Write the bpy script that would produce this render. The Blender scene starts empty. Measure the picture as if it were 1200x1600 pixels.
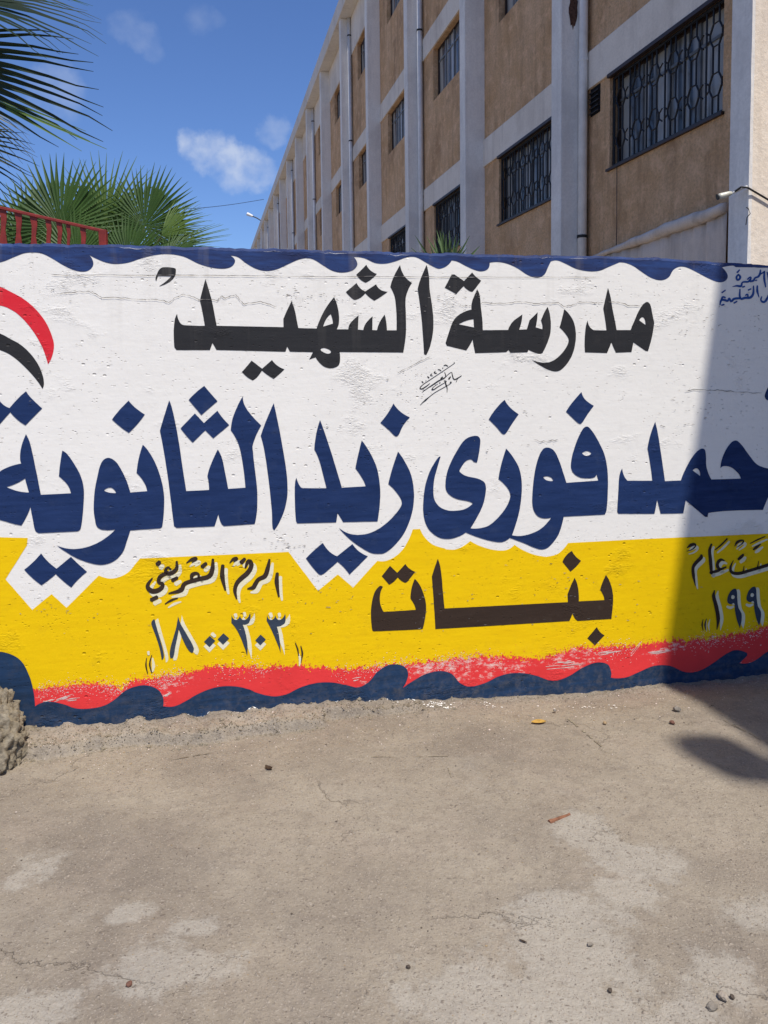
import bpy, math, random
from mathutils import Vector, Matrix, noise, geometry
random.seed(7)
R_ = math.radians
scene = bpy.context.scene

# ------------------------------------------------------------------ camera
CAM_H, F, CX, CY = 1.55, 1250.0, 600.0, 666.0
cd = bpy.data.cameras.new('camera'); cam = bpy.data.objects.new('camera', cd)
scene.collection.objects.link(cam); scene.camera = cam
cd.sensor_fit = 'VERTICAL'; cd.sensor_height = 36.0; cd.lens = 36.0*F/1600
cd.shift_y = (CY-800)/1600; cd.clip_start = .05; cd.clip_end = 3000
cam.matrix_world = Matrix.Translation((0, 0, CAM_H)) @ Matrix.Rotation(R_(90-4.06), 4, 'X') @ Matrix.Rotation(-.0116, 4, 'Z')
CAMR = cam.matrix_world.to_3x3()

# ------------------------------------------------------------------ light
SUN = Vector((.220, -.4195, .878)).normalized()          # direction to the sun
SKY_STRENGTH = .15
sd = bpy.data.lights.new('sun', 'SUN'); sun = bpy.data.objects.new('sun', sd); scene.collection.objects.link(sun)
sd.energy = 4.15; sd.angle = R_(.8); sd.color = (1.0, .95, .88)
sun.rotation_mode = 'QUATERNION'; sun.rotation_quaternion = SUN.to_track_quat('Z', 'Y')
sun.location = (0, 0, 30)
w = bpy.data.worlds.new('World'); scene.world = w; w.use_nodes = True

def pixdir(x, y): return (CAMR @ Vector(((x-CX)/F, (CY-y)/F, -1))).normalized()
def world_nodes():
    nt = w.node_tree; nt.nodes.clear(); L = nt.links.new; N = nt.nodes.new
    out = N('ShaderNodeOutputWorld'); bg = N('ShaderNodeBackground'); L(bg.outputs[0], out.inputs[0])
    bg.inputs[1].default_value = SKY_STRENGTH
    sky = N('ShaderNodeTexSky'); sky.sky_type = 'NISHITA'; sky.sun_disc = False
    sky.sun_elevation = math.asin(SUN.z); sky.sun_rotation = math.atan2(SUN.x, SUN.y)
    sky.air_density = 1.0; sky.dust_density = .25; sky.ozone_density = 3.5; sky.altitude = 0
    tc = N('ShaderNodeTexCoord')
    ns = N('ShaderNodeTexNoise'); ns.inputs['Scale'].default_value = 15; ns.inputs['Detail'].default_value = 7
    ns.inputs['Roughness'].default_value = .62
    L(tc.outputs['Generated'], ns.inputs['Vector'])
    sub = N('ShaderNodeVectorMath'); sub.operation = 'SUBTRACT'; L(ns.outputs['Color'], sub.inputs[0]); sub.inputs[1].default_value = (.5, .5, .5)
    sc = N('ShaderNodeVectorMath'); sc.operation = 'SCALE'; L(sub.outputs[0], sc.inputs[0]); sc.inputs['Scale'].default_value = .05
    ad = N('ShaderNodeVectorMath'); ad.operation = 'ADD'; L(tc.outputs['Generated'], ad.inputs[0]); L(sc.outputs[0], ad.inputs[1])
    nm = N('ShaderNodeVectorMath'); nm.operation = 'NORMALIZE'; L(ad.outputs[0], nm.inputs[0])
    acc = None
    for (x, y, r, a) in [(302, 218, 27, .62), (326, 232, 33, .66), (356, 246, 35, .62), (388, 262, 35, .58), (412, 276, 30, .42), (372, 270, 30, .4), (430, 208, 24, .22),
                         (196, 40, 26, .15), (215, 60, 26, .15), (235, 84, 22, .08), (312, 28, 26, .12), (90, 150, 45, .22)]:
        d = pixdir(x, y)
        dt = N('ShaderNodeVectorMath'); dt.operation = 'DOT_PRODUCT'; L(nm.outputs[0], dt.inputs[0]); dt.inputs[1].default_value = d
        mr = N('ShaderNodeMapRange'); mr.interpolation_type = 'SMOOTHSTEP'
        L(dt.outputs['Value'], mr.inputs['Value'])
        mr.inputs['From Min'].default_value = math.cos(r/F*1.05); mr.inputs['From Max'].default_value = math.cos(r/F*.4)
        mr.inputs['To Max'].default_value = a
        if acc is None: acc = mr.outputs[0]
        else:
            m = N('ShaderNodeMath'); m.operation = 'MAXIMUM'; L(acc, m.inputs[0]); L(mr.outputs[0], m.inputs[1]); acc = m.outputs[0]
    n2 = N('ShaderNodeTexNoise'); n2.inputs['Scale'].default_value = 34; n2.inputs['Detail'].default_value = 6
    L(tc.outputs['Generated'], n2.inputs['Vector'])
    m2 = N('ShaderNodeMapRange'); L(n2.outputs[0], m2.inputs['Value']); m2.inputs['From Min'].default_value = .25; m2.inputs['From Max'].default_value = .62
    mm = N('ShaderNodeMath'); mm.operation = 'MULTIPLY'; L(acc, mm.inputs[0]); L(m2.outputs[0], mm.inputs[1])
    tint = N('ShaderNodeMix'); tint.data_type = 'RGBA'; tint.blend_type = 'MULTIPLY'; tint.inputs[0].default_value = 1
    L(sky.outputs[0], tint.inputs[6]); tint.inputs[7].default_value = (.45, .55, .76, 1)
    mx = N('ShaderNodeMix'); mx.data_type = 'RGBA'
    L(mm.outputs[0], mx.inputs[0]); L(tint.outputs[2], mx.inputs[6]); mx.inputs[7].default_value = (.60/SKY_STRENGTH, .65/SKY_STRENGTH, .74/SKY_STRENGTH, 1)
    L(mx.outputs[2], bg.inputs[0])
world_nodes()
scene.view_settings.view_transform = 'Standard'; scene.view_settings.look = 'None'
scene.view_settings.exposure = .24; scene.view_settings.gamma = 1; scene.view_settings.use_curve_mapping = False

# ------------------------------------------------------------------ frames of reference
A = R_(12.4)
U = Vector((math.cos(A), math.sin(A), 0)); NN = Vector((math.sin(A), -math.cos(A), 0))
CAMP = Vector((0, 0, CAM_H))
def hit(x, y, p, n):
    d = pixdir(x, y); t = (p-CAMP).dot(n)/d.dot(n); return CAMP+d*t
P0 = hit(700, 1092, Vector((0, 0, 0)), Vector((0, 0, 1)))
def W(x, y):                                            # a point of the mural wall face as (u, z)
    q = hit(x, y, P0, NN); return ((q-P0).dot(U), q.z)
def G(x, y, z=0.0): return hit(x, y, Vector((0, 0, z)), Vector((0, 0, 1)))
def atY(x, y, Y): return hit(x, y, Vector((0, Y, 0)), Vector((0, 1, 0)))
def wl(u, n, z): return P0+U*u+NN*n+Vector((0, 0, z))
FU = -NN; FN = -U
Pf = Vector((4.79, 0, 0)); FO = Pf-FU*Pf.dot(FU)       # facade frame: x along it, y out of it
def FA(x, y, off=0.0):
    q = hit(x, y, FO+FN*off, FN); return (q-FO).dot(FU), off, q.z

# ------------------------------------------------------------------ mesh helpers
def mesh(name, verts, faces, mat, parent=None, loc=None, smooth=False):
    me = bpy.data.meshes.new(name); me.from_pydata([tuple(v) for v in verts], [], faces); me.update()
    o = bpy.data.objects.new(name, me); scene.collection.objects.link(o)
    for m in (mat if isinstance(mat, (list, tuple)) else [mat]): me.materials.append(m)
    if parent: o.parent = parent
    if loc is not None: o.location = loc
    if smooth: me.polygons.foreach_set('use_smooth', [True]*len(me.polygons))
    return o
def dup(o, parent, loc=None):
    c = o.copy(); scene.collection.objects.link(c); c.parent = parent
    if loc is not None: c.location = loc
    return c
def empty(name, loc, rz=0.0, parent=None):
    o = bpy.data.objects.new(name, None); scene.collection.objects.link(o); o.location = loc; o.rotation_euler = (0, 0, rz)
    o.empty_display_size = .2
    if parent: o.parent = parent
    return o
def tag(o, label=None, cat=None, group=None, kind=None):
    for k, v in (('label', label), ('category', cat), ('group', group), ('kind', kind)):
        if v: o[k] = v
    return o
class MB:
    def __init__(s): s.v = []; s.f = []
    def add(s, v, f):
        b = len(s.v); s.v += [Vector(x) for x in v]; s.f += [tuple(b+i for i in q) for q in f]
    def box(s, x0, x1, y0, y1, z0, z1):
        s.add([(x0, y0, z0), (x1, y0, z0), (x1, y1, z0), (x0, y1, z0), (x0, y0, z1), (x1, y0, z1), (x1, y1, z1), (x0, y1, z1)],
              [(0, 3, 2, 1), (4, 5, 6, 7), (0, 1, 5, 4), (1, 2, 6, 5), (2, 3, 7, 6), (3, 0, 4, 7)])
    def tube(s, pts, r, n=8, caps=True):
        pts = [Vector(p) for p in pts]; rs = r if isinstance(r, (list, tuple)) else [r]*len(pts)
        vs = []; fs = []
        for i, p in enumerate(pts):
            t = (pts[min(i+1, len(pts)-1)]-pts[max(i-1, 0)]).normalized()
            a = Vector((0, 0, 1)) if abs(t.z) < .9 else Vector((1, 0, 0))
            e1 = t.cross(a).normalized(); e2 = t.cross(e1)
            for k in range(n):
                th = 2*math.pi*k/n; vs.append(p+(e1*math.cos(th)+e2*math.sin(th))*rs[i])
        for i in range(len(pts)-1):
            for k in range(n):
                fs.append((i*n+k, i*n+(k+1) % n, (i+1)*n+(k+1) % n, (i+1)*n+k))
        if caps: fs.append(tuple(range(n-1, -1, -1))); fs.append(tuple((len(pts)-1)*n+k for k in range(n)))
        s.add(vs, fs)
    def build(s, name, mat, parent=None, loc=None, smooth=False): return mesh(name, s.v, s.f, mat, parent, loc, smooth)
def bevel(o, w=.01, seg=2):
    m = o.modifiers.new('bevel', 'BEVEL'); m.width = w; m.segments = seg; m.limit_method = 'ANGLE'; return o

# ------------------------------------------------------------------ materials
class NT:
    def __init__(s, name):
        s.m = bpy.data.materials.new(name); s.m.use_nodes = True; s.t = s.m.node_tree; s.t.nodes.clear()
        s.out = s.n('ShaderNodeOutputMaterial'); s.p = s.n('ShaderNodeBsdfPrincipled'); s.l(s.p.outputs[0], s.out.inputs[0])
        s.tc = s.n('ShaderNodeTexCoord').outputs['Object']
    def n(s, t): return s.t.nodes.new(t)
    def l(s, a, b): s.t.links.new(a, b)
    def map(s, scale=(1, 1, 1), loc=(0, 0, 0), src=None):
        m = s.n('ShaderNodeMapping'); s.l(src or s.tc, m.inputs[0]); m.inputs['Scale'].default_value = scale; m.inputs['Location'].default_value = loc; return m.outputs[0]
    def noise(s, scale, detail=4, rough=.55, vec=None, dist=0):
        n = s.n('ShaderNodeTexNoise'); s.l(vec or s.tc, n.inputs['Vector']); n.inputs['Scale'].default_value = scale
        n.inputs['Detail'].default_value = detail; n.inputs['Roughness'].default_value = rough; n.inputs['Distortion'].default_value = dist
        return n.outputs[0]
    def vor(s, scale, vec=None, feat='F1', out='Distance', rnd=1):
        n = s.n('ShaderNodeTexVoronoi'); n.feature = feat; s.l(vec or s.tc, n.inputs['Vector']); n.inputs['Scale'].default_value = scale
        n.inputs['Randomness'].default_value = rnd; return n.outputs[out]
    def mr(s, v, a, b, c=0.0, d=1.0, smooth=False):
        n = s.n('ShaderNodeMapRange'); s.l(v, n.inputs[0])
        if smooth: n.interpolation_type = 'SMOOTHSTEP'
        for i, x in enumerate((a, b, c, d)): n.inputs[i+1].default_value = x
        return n.outputs[0]
    def math(s, op, a, b=None):
        n = s.n('ShaderNodeMath'); n.operation = op
        for i, x in enumerate((a, b)):
            if x is None: continue
            if isinstance(x, (int, float)): n.inputs[i].default_value = x
            else: s.l(x, n.inputs[i])
        return n.outputs[0]
    def mix(s, fac, a, b, mode='MIX'):
        n = s.n('ShaderNodeMix'); n.data_type = 'RGBA'; n.blend_type = mode
        for i, x in ((0, fac), (6, a), (7, b)):
            if isinstance(x, (int, float)): n.inputs[i].default_value = x
            elif isinstance(x, tuple): n.inputs[i].default_value = (*x, 1) if len(x) == 3 else x
            else: s.l(x, n.inputs[i])
        return n.outputs[2]
    def bump(s, h, dist=.01, strength=1.0):
        b = s.n('ShaderNodeBump'); s.l(h, b.inputs['Height']); b.inputs['Distance'].default_value = dist; b.inputs['Strength'].default_value = strength
        s.l(b.outputs[0], s.p.inputs['Normal']); return b
    def fin(s, col, rough=.8, spec=.3, metal=0.0):
        for k, x in (('Base Color', col), ('Roughness', rough), ('Specular IOR Level', spec), ('Metallic', metal)):
            if isinstance(x, (int, float)): s.p.inputs[k].default_value = x
            elif isinstance(x, tuple): s.p.inputs[k].default_value = (*x, 1)
            else: s.l(x, s.p.inputs[k])
        return s.m

def mural_relief(t):
    """relief of the hand trowelled plaster, the same field for every coat of paint on the wall"""
    big = t.noise(2.2, 3, .5)
    streak = t.noise(1, 5, .6, t.map((14, 14, 75)))
    med = t.noise(26, 5, .6)
    patch = t.mr(t.noise(3.1, 3, .55, t.map((1, 1, 1.5), (3.1, 0, 1.7))), .57, .69, 0, 1, True)
    rough = t.noise(1, 4, .7, t.map((48, 48, 105)))
    pits = t.mr(t.vor(17, t.map((1, 1, 1.6))), .05, .16, 1, 0, True)
    pmask = t.mr(t.noise(5.5, 2), .52, .60, 0, 1, True)
    pitv = t.math('MULTIPLY', pits, pmask)
    pitc = t.math('MULTIPLY', t.mr(t.vor(46, t.map((1, 1, 1.5), (2, 0, 1))), .05, .2, 1, 0, True), t.mr(t.noise(9, 2, .5, t.map((1, 1, 1), (5, 5, 2))), .54, .63))
    h = t.math('MULTIPLY', big, .5)
    h = t.math('ADD', h, t.math('MULTIPLY', streak, .06))
    h = t.math('ADD', h, t.math('MULTIPLY', med, .14))
    h = t.math('ADD', h, t.math('MULTIPLY', t.math('MULTIPLY', patch, t.mr(rough, .35, .7)), .42))
    h = t.math('SUBTRACT', h, t.math('MULTIPLY', pitv, .55))
    h = t.math('SUBTRACT', h, t.math('MULTIPLY', pitc, .42))
    gouge = t.math('MULTIPLY', t.mr(t.noise(1, 2, .4, t.map((34, 34, 120), (1, 2, 8))), .68, .74), t.mr(t.noise(3.7, 3), .42, .56))
    h = t.math('SUBTRACT', h, t.math('MULTIPLY', gouge, .5))
    t.bump(h, .0085, 1.0)
    return patch, med, pitv
def paint(name, c1, c2, dirt=None, rough=.62, streaky=True):
    t = NT(name); patch, med, pit = mural_relief(t)
    st = t.noise(1, 5, .65, t.map((5, 5, 42)))
    col = t.mix(t.mr(st, .35, .68), c1, c2)
    col = t.mix(t.math('MULTIPLY', t.mr(t.noise(1.6, 4), .4, .75), .45), col, tuple(x*.92 for x in c1))
    if dirt:
        d = t.math('MULTIPLY', t.mr(t.noise(11, 5, .7), .56, .76), .35)
        col = t.mix(d, col, dirt)
        col = t.mix(t.math('MULTIPLY', pit, .5), col, dirt)
    sp = t.n('ShaderNodeSeparateXYZ'); t.l(t.tc, sp.inputs[0])
    low = t.math('MULTIPLY', t.mr(sp.outputs[2], .02, .24, 1, 0), t.mr(t.noise(24, 5, .75), .46, .66))
    col = t.mix(t.math('MULTIPLY', low, .2), col, (.27, .225, .17))
    run = t.math('MULTIPLY', t.mr(sp.outputs[2], 1.55, 2.08, 0, 1), t.mr(t.noise(1, 4, .6, t.map((13, 13, .7))), .55, .72))
    col = t.mix(t.math('MULTIPLY', run, .22), col, (.30, .27, .23))
    return t.fin(col, rough, .14)
M = {}
M['white'] = paint('white_wall_paint', (.83, .80, .735), (.80, .77, .705), (.60, .57, .53))
M['navy'] = paint('navy_paint', (.010, .026, .086), (.019, .042, .130), (.05, .07, .13))
M['navy_dark'] = paint('dark_navy_paint', (.020, .028, .078), (.030, .068, .21), (.06, .04, .06))
M['navy_low'] = paint('slate_navy_paint', (.014, .032, .068), (.022, .055, .125), (.075, .07, .065))
M['capblue'] = paint('caption_blue_paint', (.025, .075, .26), (.03, .09, .30))
M['black'] = paint('black_paint', (.024, .024, .026), (.03, .03, .032), (.055, .05, .048))
M['brown'] = paint('brown_black_paint', (.038, .024, .017), (.046, .03, .022), (.09, .07, .05))
M['ink'] = paint('black_ink', (.02, .02, .02), (.03, .03, .03))
M['slate'] = paint('slate_digit_paint', (.035, .05, .075), (.045, .06, .09), (.10, .09, .05))
M['cream'] = paint('cream_drop_paint', (.76, .70, .47), (.80, .76, .58), (.8, .6, .1))
M['yellow'] = paint('yellow_paint', (.86, .56, .002), (.80, .50, .002), (.52, .33, .01))
M['redflag'] = paint('signal_red_paint', (.66, .022, .035), (.70, .03, .045), (.5, .05, .05))
M['speck'] = paint('bare_white_specks', (.78, .62, .55), (.80, .72, .66))
def redm():
    t = NT('coral_red_paint'); mural_relief(t)
    v = t.map((26, 26, 60)); n1 = t.noise(1, 6, .75, v)
    n2 = t.noise(2.3, 3, .5, t.map((1, 1, 2.5), (7, 0, 2)))
    msk = t.mr(t.math('ADD', t.math('MULTIPLY', n2, .8), t.math('MULTIPLY', n1, .7)), .84, .93)
    col = t.mix(t.mr(t.noise(7, 4), .3, .7), (.80, .045, .045), (.72, .038, .038))
    col = t.mix(msk, col, (.78, .50, .44))
    return t.fin(col, .6, .3)
M['red'] = redm()
def crackm():
    t = NT('crack_shade'); c = t.mix(t.mr(t.noise(30, 3), .42, .6), (.075, .065, .06), (.34, .32, .30)); return t.fin(c, .9, .1)  # shade of the crack depth put into a dark colour
M['crack'] = crackm()

def groundm():
    t = NT('worn_concrete')
    v = t.tc
    big = t.noise(.55, 4, .55); mid = t.noise(2.4, 5, .6); fine = t.noise(38, 5, .7)
    warp = t.noise(5, 4, .6)
    base = t.mix(t.mr(big, .35, .68), (.325, .272, .205), (.285, .243, .188))
    base = t.mix(t.mr(mid, .36, .70), base, (.37, .318, .245))
    base = t.mix(t.math('MULTIPLY', t.mr(t.noise(1.15, 4, .6, t.map((1, 1, 1), (9, 4, 0))), .47, .64), .75), base, (.205, .172, .138))
    base = t.mix(t.math('MULTIPLY', t.mr(t.noise(3.3, 6, .7, t.map((1, 1, 1), (2, 7, 0))), .50, .66), .5), base, (.36, .30, .235))
    base = t.mix(t.math('MULTIPLY', t.mr(t.noise(16, 6, .8, t.map((1, 1, 1), (6, 1, 0))), .48, .62), .35), base, (.16, .13, .105))
    # pale worn cement patches at the spots the picture shows
    def blob(x, y, rx, ry):
        g = G(x, y)
        m = t.n('ShaderNodeVectorMath'); m.operation = 'SUBTRACT'; t.l(v, m.inputs[0]); m.inputs[1].default_value = (g.x, g.y, 0)
        s = t.n('ShaderNodeVectorMath'); s.operation = 'MULTIPLY'; t.l(m.outputs[0], s.inputs[0]); s.inputs[1].default_value = (1/rx, 1/ry, 0)
        l = t.n('ShaderNodeVectorMath'); l.operation = 'LENGTH'; t.l(s.outputs[0], l.inputs[0])
        d = t.math('ADD', l.outputs['Value'], t.math('MULTIPLY', t.math('SUBTRACT', t.noise(3.6, 9, .78), .5), 5.0))
        return t.mr(d, .55, 1.12, 1, 0, True)
    acc = None
    for b in [(930, 1310, .13, .16), (985, 1345, .15, .12), (960, 1395, .13, .10), (900, 1425, .2, .10), (905, 1500, .24, .17), (740, 1560, .26, .14), (880, 1580, .3, .12),
              (310, 1448, .085, .05), (30, 1370, .10, .14), (240, 1520, .17, .13), (60, 1585, .14, .09), (1110, 1520, .12, .13), (1180, 1430, .12, .1), (200, 1430, .07, .05), (1070, 1590, .1, .06)]:
        m = blob(*b); acc = m if acc is None else t.math('MAXIMUM', acc, m)
    rnd = t.mr(t.noise(1.7, 6, .7, t.map((1, 1, 1), (3, 8, 0))), .60, .68)
    acc = t.math('MAXIMUM', acc, t.math('MULTIPLY', rnd, .35))
    pale = t.mix(t.mr(fine, .35, .7), (.50, .465, .40), (.40, .365, .31))
    col = t.mix(t.math('MULTIPLY', acc, .5), base, pale)
    cw = t.n('ShaderNodeVectorMath'); cw.operation = 'ADD'; t.l(v, cw.inputs[0])
    cn = t.n('ShaderNodeTexNoise'); cn.inputs['Scale'].default_value = 3.2; cn.inputs['Detail'].default_value = 6; cn.inputs['Roughness'].default_value = .65; t.l(v, cn.inputs['Vector'])
    cs = t.n('ShaderNodeVectorMath'); cs.operation = 'SCALE'; t.l(cn.outputs['Color'], cs.inputs[0]); cs.inputs['Scale'].default_value = .55; t.l(cs.outputs[0], cw.inputs[1])
    crk = t.math('MULTIPLY', t.mr(t.vor(.75, cw.outputs[0], 'DISTANCE_TO_EDGE'), .001, .0045, 1, 0), t.mr(t.noise(1.3, 3), .48, .58))
    col = t.mix(t.math('MULTIPLY', crk, .26), col, (.12, .095, .075))
    # exposed aggregate
    vd = t.map((1, 1, 1)); wv = t.n('ShaderNodeVectorMath'); wv.operation = 'ADD'; t.l(vd, wv.inputs[0])
    nz = t.n('ShaderNodeTexNoise'); nz.inputs['Scale'].default_value = 30; t.l(v, nz.inputs['Vector'])
    s2 = t.n('ShaderNodeVectorMath'); s2.operation = 'SCALE'; t.l(nz.outputs['Color'], s2.inputs[0]); s2.inputs['Scale'].default_value = .026; t.l(s2.outputs[0], wv.inputs[1])
    h = None
    for sc, thr, rc in ((46, .28, .62), (85, .34, .45), (170, .40, .35)):
        vn = t.n('ShaderNodeTexVoronoi'); t.l(wv.outputs[0], vn.inputs['Vector']); vn.inputs['Scale'].default_value = sc
        sel = t.n('ShaderNodeSeparateColor'); t.l(vn.outputs['Color'], sel.inputs[0])
        stone = t.math('MULTIPLY', t.mr(vn.outputs['Distance'], thr*.55, thr, 1, 0), t.mr(sel.outputs[0], rc, rc+.08))
        dark = t.math('MULTIPLY', t.mr(vn.outputs['Distance'], thr*.45, thr*.8, 1, 0), t.mr(sel.outputs[1], .86, .90))
        tone = t.mix(t.mr(sel.outputs[2], .55, .8), (.42, .36, .29), (.19, .155, .125))
        col = t.mix(t.math('MULTIPLY', stone, .75), col, tone)
        col = t.mix(t.math('MULTIPLY', dark, .5), col, (.11, .085, .065))
        hh = t.math('MULTIPLY', stone, 8/sc)
        h = hh if h is None else t.math('ADD', h, hh)
    col = t.mix(t.mr(t.noise(90, 4, .8), .3, .75, .25, 0), col, (.10, .085, .07))
    h = t.math('SUBTRACT', h, t.math('MULTIPLY', crk, .25)); h = t.math('ADD', h, t.math('MULTIPLY', fine, .55)); h = t.math('ADD', h, t.math('MULTIPLY', t.noise(130, 3, .7), .3))
    h = t.math('ADD', h, t.math('MULTIPLY', t.noise(9, 4, .6), .8)); h = t.math('ADD', h, t.math('MULTIPLY', acc, .08))
    t.bump(h, .012, 1)
    return t.fin(col, .92, .12)
M['ground'] = groundm()
def mortarm():
    t = NT('rough_mortar'); n = t.noise(14, 6, .7); col = t.mix(t.mr(n, .35, .7), (.26, .21, .145), (.45, .39, .285))
    col = t.mix(t.math('MULTIPLY', t.mr(t.noise(45, 4, .8), .5, .66), .6), col, (.12, .10, .08))
    t.bump(t.math('ADD', t.noise(40, 6, .75), t.math('MULTIPLY', t.vor(30), .6)), .02, 1); return t.fin(col, .95, .1)
M['mortar'] = mortarm()

def render_coat(name, c1, c2, bumpscale=55, bd=.006, streak=True, stain=(.12, .09, .07), sa=.3, mott_shade=.25):
    t = NT(name); n = t.noise(1.3, 5, .6); col = t.mix(t.mr(n, .35, .68), c1, c2)
    if streak:
        col = t.mix(t.math('MULTIPLY', t.mr(t.noise(.8, 4, .65, t.map((1, 1, .7), (4, 2, 1))), .48, .64), sa*.8), col, stain)
        s = t.noise(1, 5, .65, t.map((5, 5, .5))); col = t.mix(t.math('MULTIPLY', t.mr(s, .5, .75), sa), col, stain)
    f = t.noise(bumpscale, 5, .75); col = t.mix(t.mr(f, .35, .62, mott_shade, 0), col, tuple(x*.5 for x in c1))  # dips of the bump darkened in colour, standing in for relief shade
    col = t.mix(t.math('MULTIPLY', t.mr(t.noise(4.5, 6, .75), .5, .66), mott_shade), col, tuple(min(1, x*1.15) for x in c2))
    t.bump(f, bd, 1); return t.fin(col, .92, .15)
M['tan'] = render_coat('tan_pebbledash', (.72, .435, .225), (.86, .57, .34), 30, .03, True, (.28, .15, .08), .65, .58)
M['band'] = render_coat('cream_band', (.76, .67, .565), (.82, .74, .64), 40, .003, True, (.28, .22, .18), .35)
M['pilaster'] = render_coat('pale_grey_paint', (.85, .80, .73), (.88, .84, .78), 30, .002, True, (.34, .33, .33), .35)
M['endface'] = render_coat('sunlit_cream_plaster', (.80, .69, .56), (.84, .75, .64), 22, .006, True, (.42, .33, .25), .4)
M['eave'] = render_coat('cream_eave', (.70, .64, .57), (.76, .70, .63), 30, .003, True, (.34, .26, .2), .3)
def plain(name, c, rough=.6, spec=.4, metal=0.0, var=.15, nscale=9, bd=0.0):
    t = NT(name); n = t.noise(nscale, 4); col = t.mix(t.mr(n, .35, .7), c, tuple(x*(1-var*2) for x in c))
    if bd: t.bump(t.noise(nscale*6, 4), bd, 1)
    return t.fin(col, rough, spec, metal)
M['frame'] = plain('dark_brown_window_frame', (.035, .018, .014), .5)
M['alu'] = plain('grey_aluminium_sash', (.17, .18, .19), .45, .5)
M['grille'] = plain('blackened_iron', (.012, .012, .016), .5, .4)
def glassm():
    t = NT('streaked_window_glass')
    n = t.noise(1, 3, .5, t.map((5.5, 5.5, .4))); col = t.mix(t.mr(n, .40, .54), (.05, .053, .055), (.38, .37, .34))  # pane colour varies in pale and dark upright streaks
    return t.fin(col, .22, .5)
M['glass'] = glassm()
M['dark'] = plain('painted_unlit_dark', (.015, .015, .017), .9, .1)  # near-black colour stands in for unlit depth
M['pipe'] = plain('grey_pvc', (.78, .76, .73), .5, .4, var=.08)
M['clamp'] = plain('black_clamp', (.02, .02, .02), .6)
M['canvas'] = render_coat('dusty_canvas', (.70, .58, .48), (.77, .66, .56), 80, .002, True, (.24, .19, .15), .6)
M['cable'] = plain('black_cable', (.02, .017, .015), .6)
M['lamp'] = plain('off_white_lamp_body', (.62, .60, .5), .35, .5)
M['lampglass'] = plain('grey_lamp_glass', (.25, .25, .22), .15, .6)
M['rail'] = plain('red_oxide_paint', (.27, .030, .020), .5, .4, 0, .2, 20)
M['trunk'] = plain('palm_bark', (.16, .11, .07), .95, .1, 0, .3, 14, .02)
def leafm(name, c1, c2, tip=(.30, .26, .11), transl=.25):
    t = NT(name); n = t.noise(5, 3); col = t.mix(t.mr(n, .35, .65), c1, c2)
    oi = t.n('ShaderNodeObjectInfo'); col = t.mix(t.math('MULTIPLY', oi.outputs['Random'], .35), col, c2)
    t.fin(col, .5, .22)
    tr = t.n('ShaderNodeBsdfTranslucent'); t.l(t.mix(.5, col, (.20, .26, .02)), tr.inputs[0])
    ms = t.n('ShaderNodeMixShader'); ms.inputs[0].default_value = transl
    t.l(t.p.outputs[0], ms.inputs[1]); t.l(tr.outputs[0], ms.inputs[2]); t.l(ms.outputs[0], t.out.inputs[0]); return t.m
M['leaf'] = leafm('fan_palm_leaf', (.034, .074, .018), (.055, .11, .026))
M['leafdark'] = leafm('shaded_palm_leaf', (.014, .026, .014), (.022, .038, .016), transl=.05)  # shade of crown and undersides put into the leaf colour
M['leaflight'] = leafm('lit_palm_leaf', (.085, .145, .028), (.12, .19, .045))  # sunlit look of the fans put into a paler leaf colour
M['leafdry'] = leafm('dry_palm_leaf', (.30, .26, .13), (.22, .22, .10))
M['yucca'] = leafm('yucca_leaf', (.07, .12, .045), (.13, .19, .08), transl=.08)
M['petiole'] = plain('petiole', (.16, .19, .07), .5)

# ------------------------------------------------------------------ the ground: one sheet, dense near the wall
BASE = [(-6, .06), (-2.2, .064), (-1.826, .062), (-1.6, .052), (-1.42, .046), (-.95, .047), (-.71, .048), (-.42, .036), (0, .0), (.6, -.036), (.86, -.042), (1.08, -.034), (1.46, -.047), (1.73, -.04), (6, -.04)]
def lerp_tab(tab, x):
    if x <= tab[0][0]: return tab[0][1]
    for (a, b), (c, d) in zip(tab, tab[1:]):
        if x <= c: return b+(d-b)*(x-a)/(c-a)
    return tab[-1][1]
def sst(a, b, x):
    t = max(0, min(1, (x-a)/(b-a))); return t*t*(3-2*t)
def gz(u, n):
    if n < -1 or abs(u) > 8 or n > 8: return 0.0
    h = lerp_tab(BASE, u)+.006*noise.noise(Vector((u*9, 0, 3)))
    p = Vector((u, n, 0))
    z = .010*noise.noise(p*1.3)*sst(0, 1, n)+.0035*noise.noise(p*7)
    if h > .012 and u < 0:                               # spilled mortar kerb along the foot of the wall
        kw = .15+.05*noise.noise(Vector((u*3.1, 7, 0)))+.02*noise.noise(Vector((u*14, 2, 0)))-(.06 if u > -.6 else 0)
        kw += .012*noise.noise(Vector((u*33, 8, 0)))
        k = 1-sst(kw-.006, kw+.012, n)
        z += k*(h*(1.0-.15*max(n, 0)/.15)+.018*noise.noise(p*11)+.014*noise.noise(p*27)+.008*abs(noise.noise(p*60)))
    else:
        z += h*(1-sst(.0, .38, n))+(1-sst(.05, .2, n))*.008*noise.noise(p*22)
    fade = 1-sst(5, 8, max(abs(u), abs(n)))
    return z*fade
def axis(lo, hi, step, far):
    a = []; x = lo
    while x < hi+1e-6: a.append(x); x += step
    s = step; x = a[-1]
    while x < far: s *= 1.45; x += s; a.append(x)
    s = step; x = a[0]
    while x > -far: s *= 1.45; x -= s; a.insert(0, x)
    return a
us = axis(-2.5, 2.6, .012, 900); ns = axis(-.06, 2.6, .018, 900)
ns = sorted([x for x in ns if x < -.07 or x > .345]+[-.06+.0075*i for i in range(55)])
gv = []; gf = []
for n in ns:
    for u in us: gv.append(wl(u, n, gz(u, n)-0.0))
nu = len(us)
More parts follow.
